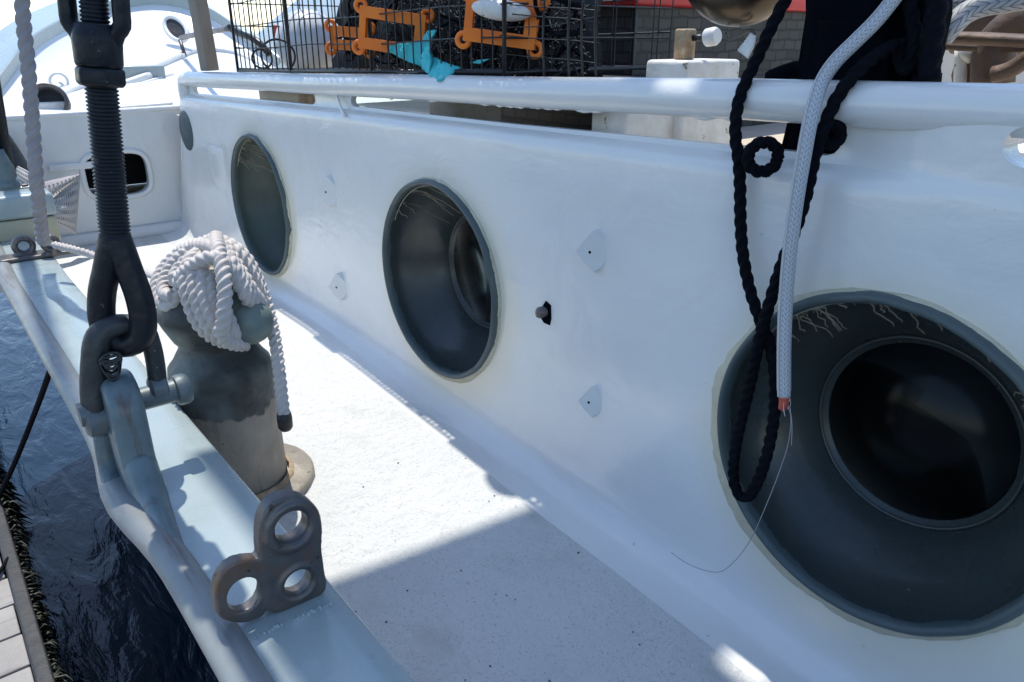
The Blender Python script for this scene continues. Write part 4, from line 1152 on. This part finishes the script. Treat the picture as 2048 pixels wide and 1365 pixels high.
def winder(cpx, cpy, wpx, hpx, yv, tilt, label, float_=False):
    c_ = Y(cpx, cpy, yv); s_ = c_.dot(CF)/FPX
    w_, h_ = wpx*s_/2/0.80, hpx*s_/2
    o = thing('line_winder', label, 'winder', c_, 'orange winders in the trap')
    u = (Vector((0.80, 0.60, 0))).normalized(); v = Vector((0, 0, 1))
    u, v = u*math.cos(tilt)+v*math.sin(tilt), v*math.cos(tilt)-u*math.sin(tilt)
    nrm = u.cross(v)
    M_ = Matrix((( *u, 0), (*v, 0), (*nrm, 0), (0, 0, 0, 1))).transposed(); M_ = Matrix.Translation(c_) @ M_
    t = 0.0125
    mb = MB()
    mb.box((-w_, h_-2*t, -0.008), (w_, h_, 0.008), M_); mb.box((-w_, -h_, -0.008), (w_, -h_+2*t, 0.008), M_)
    mb.box((w_-2*t, -h_+2*t, -0.007), (w_, h_-2*t, 0.007), M_); mb.box((-w_, -h_+2*t, -0.007), (-w_+1.3*t, h_-2*t, 0.007), M_)
    for k in range(5):
        x = -w_+2*w_*(k+0.5)/5
        mb.box((x-0.002, h_-2*t, -0.012), (x+0.002, h_, -0.008), M_); mb.box((x-0.002, -h_, -0.012), (x+0.002, -h_+2*t, -0.008), M_)
    mb.build('winder_frame', M_orange, o, smooth=False)
    for sx in (-1, 1):
        for sy in (-1, 1):
            cc = M_ @ Vector((sx*(w_+0.001), sy*(h_-0.001), 0))
            b_ = MB(); b_.tube([cc+u*(0.0125*math.cos(a))+v*(0.0125*math.sin(a)) for a in np.linspace(0, 2*PI, 18, endpoint=False)], 0.0055, 8, closed=True); b_.build('corner_ring', M_orange, o)
    if float_:
        b_ = MB(); cc = M_ @ Vector((0.005, h_*0.42, 0.03)); b_.lathe([(0.0005, -w_*0.8)]+[(w_*0.26*math.sin(a), -w_*0.8*math.cos(a)) for a in np.linspace(0.15, PI-0.15, 16)]+[(0.0005, w_*0.8)], cc, u, 20, cap=False)
        f_ = b_.build('float', M_white_old)
        tag(f_, 'white oval float lying across the biggest orange winder', 'float')
    return o
winder(1003, 42, 120, 92, 0.975, R(-7), 'largest orange line winder, right of the turquoise cloth, a white float across it', True)
winder(785, 64, 112, 80, 0.965, R(-8), 'orange line winder just left above the turquoise cloth')
winder(700, 78, 66, 44, 0.985, R(-4), 'smallest orange line winder against the white buoy')

# black netting heaped in the trap
mb = MB(); random.seed(5)
for k in range(900):
    px_ = random.triangular(690, 1190, 1000); py_ = random.uniform(-20, 150)
    c_ = Y(px_, py_, random.uniform(1.03, 1.20))
    d0 = Vector((random.gauss(0, 1), random.gauss(0, 0.4), random.gauss(0, 0.8))).normalized(); L_ = random.uniform(0.02, 0.08)
    c1_ = Vector((random.uniform(-1, 1), random.uniform(-1, 1), random.uniform(-1, 1)))*0.012
    mb.tube(resample([c_-d0*L_/2, c_+c1_, c_+d0*L_/2], 0.012), random.uniform(0.0008, 0.0022), 4, cap=False)
nets = mb.build('netting', M_net)
tag(nets, 'heap of tangled black netting filling the right part of the trap', 'netting')
vs = []; fs = []
for i in range(60):
    for j in range(16):
        c_ = Y(700+410*i/59, 160-260*j/15, 1.24)
        c_.y += 0.06*noise.noise(c_*9)+0.03*noise.noise(c_*26)
        if i > 52: c_.y += 0.02*(i-52)
        vs.append(c_)
for i in range(59):
    for j in range(15): k = i*16+j; fs.append((k, k+1, k+17, k+16))
o = mesh('net_backing', vs, fs, M_net); md = o.modifiers.new('t', 'SOLIDIFY'); md.thickness = 0.03; md.offset = 1
dg = bpy.context.evaluated_depsgraph_get(); dg.update(); me = bpy.data.meshes.new_from_object(o.evaluated_get(dg)); o.modifiers.clear(); o.data = me
o.parent = nets
# small bright knots and clips on the net
mb = MB()
for k in range(0):
    q = Y(random.uniform(820, 1180), random.uniform(5, 146), random.uniform(0.95, 1.0)); s_ = random.uniform(0.001, 0.0022)
    mb.tube([q, q+Vector((random.uniform(-1, 1), 0, random.uniform(-1, 1)))*0.006], s_, 5)

random.seed(77)
for k in range(16):
    c_ = Y(random.uniform(640, 1150), random.uniform(-10, 135), random.uniform(1.0, 1.12)); pts = []
    for q in range(9):
        a = q*0.9+k; pts.append(c_+Vector((0.05*math.cos(a)+random.uniform(-.03, .03), random.uniform(-.03, .03), 0.03*math.sin(a)+random.uniform(-.02, .02))))
    mb = MB(); mb.tube(resample(pts, 0.01), random.choice((0.003, 0.0045)), 6)
    o = mb.build('tangled_line', M_rope_b); o.parent = nets
mb = MB()
for px_ in (1088, 1138, 1165, 1192):
    mb.tube(resample([Y(px_+3, -20, 0.95), Y(px_-2, 60, 0.955), Y(px_, 154, 0.95)], 0.02), 0.0022, 5)
for py_, dd in ((12, 5), (30, 8), (75, 6), (112, 8), (60, -14)):
    mb.tube(resample([Y(1000, py_-4, 0.96), Y(1080, py_+dd*0.5, 0.955), Y(1140, py_+dd, 0.955), Y(1200, py_+2*dd, 0.96)], 0.02), 0.0011, 4)
o = mb.build('loose_net', M_wire); o.parent = nets
tp = thing('backdrop_cover', 'pale blue grey sloping backdrop added behind the wire trap', 'cover', (-3.3, 2.0, -0.3))  # tilted sheet added to catch sun and fill the pale background
mb = MB()
A_, B_, C_, D_ = Vector((-5.2, 1.75, -0.20)), Vector((-2.0, 1.75, -0.20)), Vector((-2.0, 2.7, 0.50)), Vector((-5.2, 2.7, 0.50))
n1, n2 = 40, 14; vs = []; fs = []
for i in range(n1+1):
    for j in range(n2+1):
        p_ = A_.lerp(B_, i/n1).lerp(D_.lerp(C_, i/n1), j/n2); p_.z += 0.02*noise.noise(p_*3); vs.append(p_)
for i in range(n1):
    for j in range(n2): k = i*(n2+1)+j; fs.append((k, k+n2+1, k+n2+2, k+1))
o = mesh('cover_sheet', vs, fs, M_rail); md = o.modifiers.new('t', 'SOLIDIFY'); md.thickness = 0.012
dg = bpy.context.evaluated_depsgraph_get(); dg.update(); me = bpy.data.meshes.new_from_object(o.evaluated_get(dg)); o.modifiers.clear(); o.data = me
attach(o, tp)
mb = MB()
for x_ in (-5.1, -3.6, -2.1): mb.tube([(x_, 2.65, uz(x_)), (x_, 2.65, 0.44)], 0.02, 8)
mb.tube([(-5.2, 2.7, 0.49), (-2.0, 2.7, 0.49)], 0.02, 8)
mb.build('cover_frame', M_white, tp)

# turquoise cloth
def cloth(pts, yv, name, material, parent=None, n_=9, amp=0.012):
    P = [Y(a, b_, yv(b_) if callable(yv) else yv) for a, b_ in pts]
    bm = bmesh.new(); vsx = [bm.verts.new(p) for p in P]; bm.faces.new(vsx)
    bmesh.ops.triangulate(bm, faces=bm.faces); bmesh.ops.subdivide_edges(bm, edges=bm.edges, cuts=9, use_grid_fill=True)
    for v in bm.verts:
        v.co.y += amp*noise.noise(v.co*18)+0.8*amp*abs(noise.noise(Vector((v.co.x*60+v.co.z*90, v.co.z*20, 3))))+0.4*amp*noise.noise(v.co*90)
    me = bpy.data.meshes.new(name); bm.to_mesh(me); bm.free(); me.shade_smooth(); o = link(name, me, material)
    md = o.modifiers.new('t', 'SOLIDIFY'); md.thickness = 0.003; md.offset = 0
    dg = bpy.context.evaluated_depsgraph_get(); dg.update(); me = bpy.data.meshes.new_from_object(o.evaluated_get(dg)); o.modifiers.clear(); o.data = me
    if parent: o.parent = parent
    return o
tc_ = cloth([(765, 95), (800, 88), (838, 82), (858, 62), (871, 60), (866, 76), (848, 100), (862, 114), (890, 124), (915, 136), (898, 148), (885, 158), (872, 163), (858, 150), (832, 130), (800, 115)], lambda b_: 0.958 if b_ < 132 else 0.958-0.062*(b_-132)/31, 'cloth_panel', M_teal)
tag(tc_, 'crumpled turquoise cloth caught in the trap above the handrail', 'cloth')
cloth([(940, 126), (960, 120), (980, 118), (962, 128)], 0.955, 'cloth_tail', M_teal, tc_, amp=0.004)
# support blocks below the trap
g = 'white blocks under the trap'
for px0, px1, py0_, py1_, yv, lab in ((1183, 1252, 222, 252, 1.03, 'white wooden block under the right end of the trap beside the post'), (857, 912, 196, 210, 1.25, 'short white block glimpsed in the slot below the turquoise cloth')):
    a_, b2 = Y(px0, py0_, yv), Y(px1, py1_, yv)
    mb = MB(); mb.box((a_.x, yv, uz(a_.x)+0.003), (b2.x, yv+0.16, -0.119))
    tag(mb.build('support_block', M_white_old, bevel=0.004), lab, 'block', g)
mb = MB(); mb.box((-1.95, 0.985, -0.118), (-1.0, 1.75, -0.098)); tag(mb.build('pallet_board', M_beam, bevel=0.003), 'dark board carrying the trap just above the blocks', 'board')
# things glimpsed through the forward slot
mb = MB(); mb.box((-2.62, 1.0, uz(-2.6)+0.003), (-2.30, 1.12, -0.13)); tag(mb.build('timber_offcut', M_tan, bevel=0.006), 'tan timber offcut glimpsed through the forward slot', 'timber')
mb = MB(); mb.box((-2.25, 1.0, uz(-2.2)+0.003), (-2.13, 1.1, -0.12)); o = mb.build('rusty_block', M_rust, bevel=0.012); jitter(o.data, 0.01, 20); tag(o, 'brown rusty block glimpsed at the right end of the forward slot', 'block')

# ------------------------------------------------------------------ wicker box with red lid
yv = 1.62
cB = Y(1265, 120, yv)
wk = thing('storage_box', 'dark grey woven wicker storage box with a red lid behind the trap', 'storage box', (cB.x, yv, uz(cB.x)))
zb, zt_ = uz(cB.x)+0.004, Y(1265, 14, yv).z
mb = MB(); L1_, L2_ = 1.0, 1.15
def quad(a, b_, c_, d, w_, h_): mb.add([a, b_, c_, d], [(0, 1, 2, 3)], [(0, 0), (w_, 0), (w_, h_), (0, h_)])
x0, x1 = cB.x-L1_, cB.x; y0, y1 = yv, yv+L2_; H = zt_-zb
quad((x0,y0,zb),(x1,y0,zb),(x1,y0,zt_),(x0,y0,zt_),L1_,H); quad((x1,y0,zb),(x1,y1,zb),(x1,y1,zt_),(x1,y0,zt_),L2_,H)
quad((x1,y1,zb),(x0,y1,zb),(x0,y1,zt_),(x1,y1,zt_),L1_,H); quad((x0,y1,zb),(x0,y0,zb),(x0,y0,zt_),(x0,y1,zt_),L2_,H)
mb.build('wicker_wall', M_wicker, wk, smooth=False)
mb = MB(); mb.box((x1-0.008, y0-0.004, zb), (x1+0.004, y0+0.008, zt_)); mb.build('corner_strip', M_wire, wk, bevel=0.002)
mb = MB(); zz = zb+H*0.42; mb.box((x0, y0-0.005, zz), (x1+0.005, y1, zz+0.012)); mb.build('band', M_wire, wk, bevel=0.002)
mb = MB(); mb.box((x0-0.03, y0-0.035, zt_+0.001), (x1+0.035, y1+0.03, zt_+0.09)); mb.build('lid', M_redlid, wk, bevel=0.012)

# white bitt post with rusty stub
yv = 1.16; a_, b2 = Y(1290, 130, yv), Y(1372, 150, yv)
bt_ = thing('square_bitt', 'thick white square post with a rusty stub on top behind the handrail', 'bitt', (a_.x, yv, uz(a_.x)))
zt_ = Y(1372, 122, yv).z
mb = MB(); mb.box((a_.x, yv, uz(-1)+0.0), (b2.x, yv+0.165, zt_)); o = mb.build('post', M_white_old, None, bevel=0.008); attach(o, bt_)
s0 = Y(1353, 100, yv+0.05); s1 = Y(1378, 100, yv+0.05)
mb = MB(); mb.box((s0.x, yv+0.04, zt_), (s1.x, yv+0.07, Y(1360, 58, yv+0.05).z)); o = mb.build('rusty_stub', M_rust, None, bevel=0.004); attach(o, bt_)
mb = MB(); q = Y(1380, 76, yv+0.06); q2 = Y(1412, 76, yv+0.06); mb.tube([q, q2], 0.006, 10); mb.build('arm', M_wire, bt_)
mb = MB(); q3 = Y(1430, 73, yv+0.06); mb.lathe([(0.012, 0), (0.016, 0.003), (0.0165, 0.02), (0.013, 0.026)], q2, (q3-q2), 18); mb.build('cap', M_white, bt_, autos=40)

# dark rounded drum hanging above, with a snap hook and white tab
cdm = Y(1484, -58, 1.08); sr = 112*cdm.dot(CF)/FPX
dr = thing('bell', 'dark brown rounded metal bell at the top edge above the white post', 'bell', cdm)
mb = MB(); mb.lathe([(0.0005, -sr*0.93)]+[(sr*math.sin(a)*1.04, -sr*0.93*math.cos(a)) for a in np.linspace(0.1, 1.45, 18)]+[(sr*1.05, sr*0.2), (sr*0.98, sr*0.9), (sr*0.6, sr*1.4), (0.001, sr*1.5)], cdm, (0, 0, 1), 48, cap=False)
mb.build('shell', M_bronze, dr)
mb = MB(); c_ = Y(1490, 68, 1.07)
mb.tube(resample([Y(1452, 66, 1.07), Y(1456, 78, 1.07), Y(1470, 76, 1.07), Y(1486, 68, 1.07), Y(1496, 62, 1.07), Y(1508, 64, 1.07), Y(1510, 74, 1.07)], 0.004), 0.0022, 8); mb.build('hook', M_steel, dr)
cloth([(1500, 66), (1511, 72), (1506, 95), (1494, 117), (1474, 102), (1492, 86)], 1.06, 'tab', M_white, None, amp=0.003)
bpy.data.objects['tab'].parent = dr; bpy.data.objects['tab'].matrix_parent_inverse = Matrix.Translation(-Vector(dr.location))

# ------------------------------------------------------------------ black gear bundle and ropes, right
bn = thing('gear_bundle', 'black canvas gear bundle standing behind the handrail right of the bell', 'bundle', Y(1700, 158, 1.02))
def lump(x0px, x1px, ytop, ybot, yv, depth, name, parent, material=M_canvas, amp=0.012):
    a_, b2 = Y(x0px, ybot, yv), Y(x1px, ybot, yv); zt_ = Y((x0px+x1px)/2, ytop, yv).z; zb_ = uz(-0.7)+0.005
    bm = bmesh.new(); bmesh.ops.create_cube(bm, size=1)
    bmesh.ops.bevel(bm, geom=bm.edges[:], offset=0.12, segments=3, affect='EDGES'); bmesh.ops.subdivide_edges(bm, edges=bm.edges, cuts=3, use_grid_fill=True)
    for v in bm.verts:
        v.co = Vector(((a_.x+b2.x)/2+v.co.x*(b2.x-a_.x), yv+depth/2+v.co.y*depth, (zt_+zb_)/2+v.co.z*(zt_-zb_)))
        c = v.co*14; v.co += Vector((noise.noise(c), noise.noise(c+Vector((5, 0, 0))), 0))*amp
    me = bpy.data.meshes.new(name); bm.to_mesh(me); bm.free(); me.shade_smooth(); o = link(name, me, material)
    if parent: attach(o, parent)
    return o
lump(1570, 1790, -500, 158, 0.985, 0.12, 'canvas_bag', bn, amp=0.02)
lump(1795, 1850, 95, 158, 1.0, 0.05, 'side_pouch', bn)
lump(1600, 1760, 40, 158, 0.975, 0.05, 'front_pocket', bn, amp=0.012)
mb = MB(); mb.tube(resample([Y(1540, 158, 0.99), Y(1560, 150, 0.99), Y(1590, 140, 1.0), Y(1620, 140, 1.0)], 0.01), 0.012, 8); mb.build('bottom_fold', M_canvas, bn)

BR = 0.0088
mb = MB()
bl = [(1600, -60, 0.93), (1568, 5, 0.925), (1540, 60, 0.92), (1515, 115, 0.915), (1490, 168, 0.905), (1475, 215, 0.892), (1471, 270, 0.885), (1477, 318, 0.882), (1480, 370, 0.882), (1481, 440, 0.880), (1486, 510, 0.878), (1500, 580, 0.876),
      (1520, 640, 0.872), (1540, 690, 0.868), (1550, 760, 0.866), (1548, 830, 0.866), (1536, 900, 0.866), (1517, 960, 0.866), (1497, 993, 0.866), (1479, 990, 0.866), (1468, 965, 0.866), (1468, 915, 0.864), (1480, 850, 0.862),
      (1497, 780, 0.860), (1510, 720, 0.856), (1522, 665, 0.853), (1535, 620, 0.853), (1560, 540, 0.858), (1590, 460, 0.865), (1612, 390, 0.872), (1630, 310, 0.880), (1650, 250, 0.888), (1672, 200, 0.898), (1700, 160, 0.906), (1740, 120, 0.93), (1790, 90, 0.97)]
rope(mb, pline(bl), BR, 0.0035, seg=15)
br_ = mb.build('black_rope', M_rope_b); tag(br_, 'black twisted rope hanging in a long loop over the handrail', 'rope')
mb = MB(); cc = Y(1526, 315, 0.872); q = cc.dot(CF)/FPX
u_ = CR; v_ = Vector((0, 0, 1))
rope(mb, [cc+u_*(30*q*math.cos(a))+v_*(29*q*math.sin(a)) for a in np.linspace(0, 2*PI, 24, endpoint=False)], BR, 0.003, 15, turns=27, closed=True)
o = mb.build('small_loop', M_rope_b); o.parent = br_
mb = MB(); cc = Y(1663, 270, 0.905)
rope(mb, [cc+u_*(19*q*math.cos(a))+v_*(19*q*math.sin(a)) for a in np.linspace(0, 2*PI, 24, endpoint=False)], BR*0.85, 0.003, 15, turns=27, closed=True)
o = mb.build('small_loop', M_rope_b); o.parent = br_

mb = MB()
wl = [(1830, -60, 0.99), (1786, 0, 0.965), (1752, 42, 0.945), (1712, 82, 0.925), (1672, 122, 0.908), (1646, 160, 0.896), (1630, 205, 0.878), (1619, 250, 0.865), (1608, 310, 0.857), (1596, 380, 0.850), (1586, 450, 0.845), (1577, 530, 0.842), (1571, 610, 0.840), (1568, 700, 0.838), (1568, 793, 0.836)]
p = resample(pline(wl), 0.003); mb.tube(p, [0.0090 if k < len(p)-3 else 0.0085 for k in range(len(p))], 24)
wr = mb.build('braided_rope', M_braid); tag(wr, 'white braided rope with a red frayed end hanging over the big porthole', 'rope')
e = Y(1568, 794, 0.836); mb = MB(); mb.tube(resample([e+Vector((0, 0, 0.002)), e+Vector((0.001, 0, -0.009)), e+Vector((0.0, 0, -0.018))], 0.003), [0.0078, 0.0072, 0.0066, 0.0062, 0.006, 0.0055, 0.005][:len(resample([e+Vector((0, 0, 0.002)), e+Vector((0.001, 0, -0.009)), e+Vector((0.0, 0, -0.018))], 0.003))], 14)
o = mb.build('red_core', M_red); o.parent = wr
mb = MB()
for k in range(12):
    a0 = e+Vector((random.uniform(-0.008, 0.008), random.uniform(-0.006, 0.006), 0.0)); ln = random.uniform(0.010, 0.024)
    mb.tube(resample([a0, a0+Vector((random.uniform(-0.003, 0.003), 0, -ln*0.5)), a0+Vector((random.uniform(-0.008, 0.006), 0, -ln))], 0.003), 0.0006, 4)
o = mb.build('frayed_strand', M_rope_w); o.parent = wr
mb = MB()
mb.tube(resample(pline([(1576, 810, 0.836), (1582, 840, 0.836), (1576, 890, 0.838), (1560, 940, 0.84), (1543, 985, 0.843), (1520, 1040, 0.846), (1498, 1085, 0.848), (1470, 1122, 0.85), (1440, 1144, 0.85), (1405, 1140, 0.845), (1370, 1125, 0.84), (1342, 1105, 0.835)]), 0.004), 0.0006, 5)
mb.tube(resample(pline([(1580, 815, 0.835), (1584, 850, 0.835), (1583, 892, 0.835)]), 0.004), 0.0006, 5)
o = mb.build('loose_thread', M_rope_g); o.parent = wr

# heavy black laid ropes
mb = MB()
rope(mb, pline([(1880, -60, 1.0), (1875, 0, 0.985), (1868, 60, 0.975), (1862, 110, 0.965), (1857, 162, 0.955)]), 0.013, 0.004)
tag(mb.build('hanging_rope', M_rope_b), 'thick black laid rope hanging nearest the rusty windlass', 'rope', 'thick black ropes beside the gear bundle')
mb = MB(); rope(mb, pline([(1842, -60, 1.03), (1840, 0, 1.02), (1834, 50, 1.01), (1838, 110, 1.0), (1845, 165, 0.99)]), 0.012, 0.004)
tag(mb.build('hanging_rope', M_rope_b), 'thick black laid rope falling just right of the white braided rope', 'rope', 'thick black ropes beside the gear bundle')
mb = MB(); mb.tube(resample(pline([(1805, -40, 1.05), (1808, 20, 1.05), (1811, 70, 1.05), (1806, 110, 1.05)]), 0.005), 0.005, 10)
tag(mb.build('thin_line', M_braid_g), 'thin grey line hanging between the black ropes', 'line')

for k, (pts_, r_) in enumerate((([(1815, -40, 0.99), (1822, 20, 0.985), (1830, 70, 0.98), (1824, 110, 0.975), (1812, 140, 0.975), (1800, 120, 0.98), (1806, 80, 0.985)], 0.009), ([(1862, -40, 1.01), (1850, 30, 1.0), (1828, 80, 0.995), (1842, 130, 0.985), (1864, 140, 0.985), (1876, 100, 0.99)], 0.008))):
    mb = MB(); rope(mb, pline(pts_), r_, 0.004)
    tag(mb.build('rope_coil', M_rope_b), ('loose black rope curl hanging just right of the gear bundle', 'thin black rope curl crossing in front of the thick black ropes')[k], 'rope', 'black rope curls')

# grey braided rope at top right, rusty windlass behind
mb = MB(); mb.tube(resample(pline([(1885, 75, 1.12), (1905, 52, 1.12), (1930, 28, 1.13), (1965, 12, 1.14), (2010, 4, 1.15), (2080, -8, 1.16)]), 0.004), 0.014, 22)
mb.tube(resample(pline([(1885, 10, 1.22), (1930, 5, 1.22), (2000, -10, 1.2)]), 0.004), 0.014, 22)
tag(mb.build('braided_rope', M_braid_g), 'grey braided rope led across the top right corner above the windlass', 'rope')
wl_ = thing('windlass', 'rusty brown iron windlass frame at the right edge behind the handrail', 'windlass', Y(1960, 160, 1.3))
def bar(pts, r, name, flat=1.0, m_=None, seg=8):
    b_ = MB(); b_.tube(resample(pline(pts), 0.01), r, seg, flat=flat); return b_.build(name, m_ or M_brown, wl_)
bar([(1885, 76, 1.25), (1960, 78, 1.25), (2080, 84, 1.25)], 0.009, 'cross_bar', 2.0, M_brown, 8)
bar([(1885, 92, 1.30), (1960, 96, 1.30), (2060, 96, 1.3)], 0.006, 'lower_bar', 1.0, M_brown)
bar([(2070, 30, 1.32), (2020, 62, 1.32), (1990, 100, 1.32), (1985, 170, 1.32)], 0.03, 'curved_leg', 1.0, M_brown, 12)
bar([(1945, 95, 1.36), (1955, 120, 1.36), (1940, 140, 1.36), (1945, 175, 1.36)], 0.026, 'curved_leg', 1.0, M_brown, 12)
bar([(1925, 100, 1.34), (1924, 130, 1.34), (1922, 180, 1.34)], 0.012, 'upright', 1.0, M_white_old, 8)
bar([(1925, 96, 1.33), (1932, 108, 1.33), (1945, 118, 1.33)], 0.009, 'upright_flange', 1.0, M_white_old, 8)
bar([(1920, 40, 1.45), (2000, 36, 1.45), (2100, 40, 1.45)], 0.055, 'drum', 1.0, M_brown, 20)
bar([(1985, 150, 1.28), (2020, 140, 1.28), (2075, 105, 1.28)], 0.012, 'brace', 1.0, M_brown, 8)
# slatted white grating between it and the far side
mb = MB()
for k in range(6):
    x = -0.95+0.17*k; mb.box((x, 1.75, uz(0)+0.01), (x+0.11, 2.9, uz(0)+0.04))
tag(mb.build('grating', M_white_old, smooth=False), 'pale slatted grating lying on the deck beyond the windlass', 'grating')
mb = MB(); q = Y(2050, 300, 1.05); mb.box((q.x-0.1, 1.05, uz(0)+0.003), (q.x+0.2, 1.07, -0.162)); tag(mb.build('dark_panel', M_beam, bevel=0.002), 'dark panel seen through the oval hole at the right edge', 'panel')
mb = MB()
for (a, b_) in (((2023, 296), (2023, 308)), ((2023, 296), (2030, 302)), ((2023, 308), (2031, 300)), ((2031, 296), (2031, 308))):
    mb.tube([Y(*a, 1.048), Y(*b_, 1.048)], 0.0018, 6)
o = mb.build('white_mark', M_white); o.parent = bpy.data.objects['dark_panel']

# ------------------------------------------------------------------ dock, weed, mooring line
DZ = -1.45
dk = thing('dock', 'weathered silver grey plank dock at the lower left corner', 'dock', (-2, -0.5, DZ))
mb = MB(); random.seed(3)
x = -9.0
while x < 1.2:
    wdt = 0.14
    e1 = -0.045+random.uniform(-0.006, 0.006)
    mb.box((x, -1.8, DZ-0.04), (x+wdt-0.008, e1, DZ+random.uniform(-0.002, 0.002)), Matrix.Translation((0, 0, 0)))
    x += wdt
o = mb.build('decking', M_plank, dk, bevel=0.003)
mb = MB(); mb.box((-9, -0.042, DZ-0.22), (1.2, -0.004, DZ+0.012)); mb.build('edge_beam', M_beam, dk, bevel=0.006)
for k, x in enumerate((-6.2, -3.9, -1.9, 0.2)):
    mb = MB(); mb.lathe([(0.13, 0), (0.13, 1.6)], (x, -0.17, -3.1), (0, 0, 1), 20); mb.build('pile', M_beam, dk)
mb = MB(); random.seed(11)
for k in range(6500):
    x = random.uniform(-7.5, -0.9); z = random.uniform(WZ-0.02, DZ-0.02)
    nn = noise.noise(Vector((x*2.6, z*4, 4)))
    if nn < -0.1: continue
    p_ = Vector((x, -0.004, z)); L_ = random.uniform(0.012, 0.045)*(0.8+2.0*max(nn, 0))
    d1 = Vector((random.gauss(0, 0.6), 0.9, random.gauss(-0.2, 0.6))).normalized(); d2 = Vector((random.gauss(0, 0.6), 0.4, -0.9)).normalized()
    mb.tube([p_, p_+d1*L_*0.6, p_+d1*L_*0.8+d2*L_*0.5], [0.004, 0.005, 0.0015], 4, cap=False)
mb.box((-9, -0.04, WZ-0.4), (1.2, -0.003, DZ-0.225))
tag(mb.build('seaweed', M_weed), 'dark fringe of seaweed growing down the dock edge', 'seaweed', kind='stuff')
mb = MB(); mb.tube(resample([Z(103, 735, -0.78), Z(72, 820, -1.0), Z(30, 925, -1.25), Z(-6, 1000, -1.44)], 0.02), 0.008, 10)
mb.tube(resample([Z(-20, 1170, -1.43), Z(12, 1125, -1.44), Z(30, 1085, -1.46)], 0.02), 0.006, 8)
tag(mb.build('mooring_line', M_rope_b), 'thin black mooring line running from the hull down to the dock', 'line')

# ------------------------------------------------------------------ boom of unseen slabs added above the frame, cut to shape the deck's shade
bm_ = thing('sun_blocker', 'unseen white slabs added as a boom above the side deck', 'sun_blocker', (0, 0.95, 3.0))
mb = MB()
e_ = 0.9025+0.105*3.0+0.018
vs_ = [(-2.463, 0.62), (-2.402, 1.19), (-2.395, e_), (-2.02, e_), (-2.02, 0.62)]
mb.add([(a, b_, 2.985) for a, b_ in vs_]+[(a, b_, 3.015) for a, b_ in vs_], [(0, 1, 2, 3, 4), (9, 8, 7, 6, 5)]+[(k, (k+1) % 5, 5+(k+1) % 5, 5+k) for k in range(5)])
mb.box((-2.43, 1.275, 2.99), (-2.022, 1.35, 3.01)); mb.box((-2.25, e_-0.004, 2.986), (-2.022, e_+0.008, 3.014))
mb.box((-2.017, 0.56, 2.97), (-1.965, 1.34, 3.03)); mb.box((-1.962, 0.56, 2.98), (-1.85, 1.19, 3.02)); mb.box((-1.962, 1.245, 2.98), (-1.85, 1.34, 3.02)); mb.box((-1.847, 0.56, 2.905), (3.5, 1.34, 3.1))
mb.build('shade_slabs', M_white, bm_, smooth=False)
mb = MB(); mb.tube([(-2.2, 0.95, 2.82), (3.6, 0.95, 2.82)], 0.07, 16); mb.build('blocker_spar', M_wood, bm_)

tb_ = thing('shadow_lump', 'added dark lump shaping the deck shadow, hung under the boom', 'block', (-1.737, 1.025, 1.0))  # unseen lump added to bite a notch into the deck shadow
mb = MB(); mb.lathe([(0.0005, -0.07), (0.035, -0.055), (0.054, -0.02), (0.054, 0.02), (0.035, 0.05), (0.0005, 0.06)], (-1.737, 1.025, 1.0), (0, 0, 1), 24, cap=False); mb.build('shell', M_beam, tb_)
mb = MB(); mb.tube([(-1.737, 1.025, 1.05), (-1.74, 1.0, 2.9)], 0.005, 8); mb.build('lump_pendant', M_rope_g, tb_)
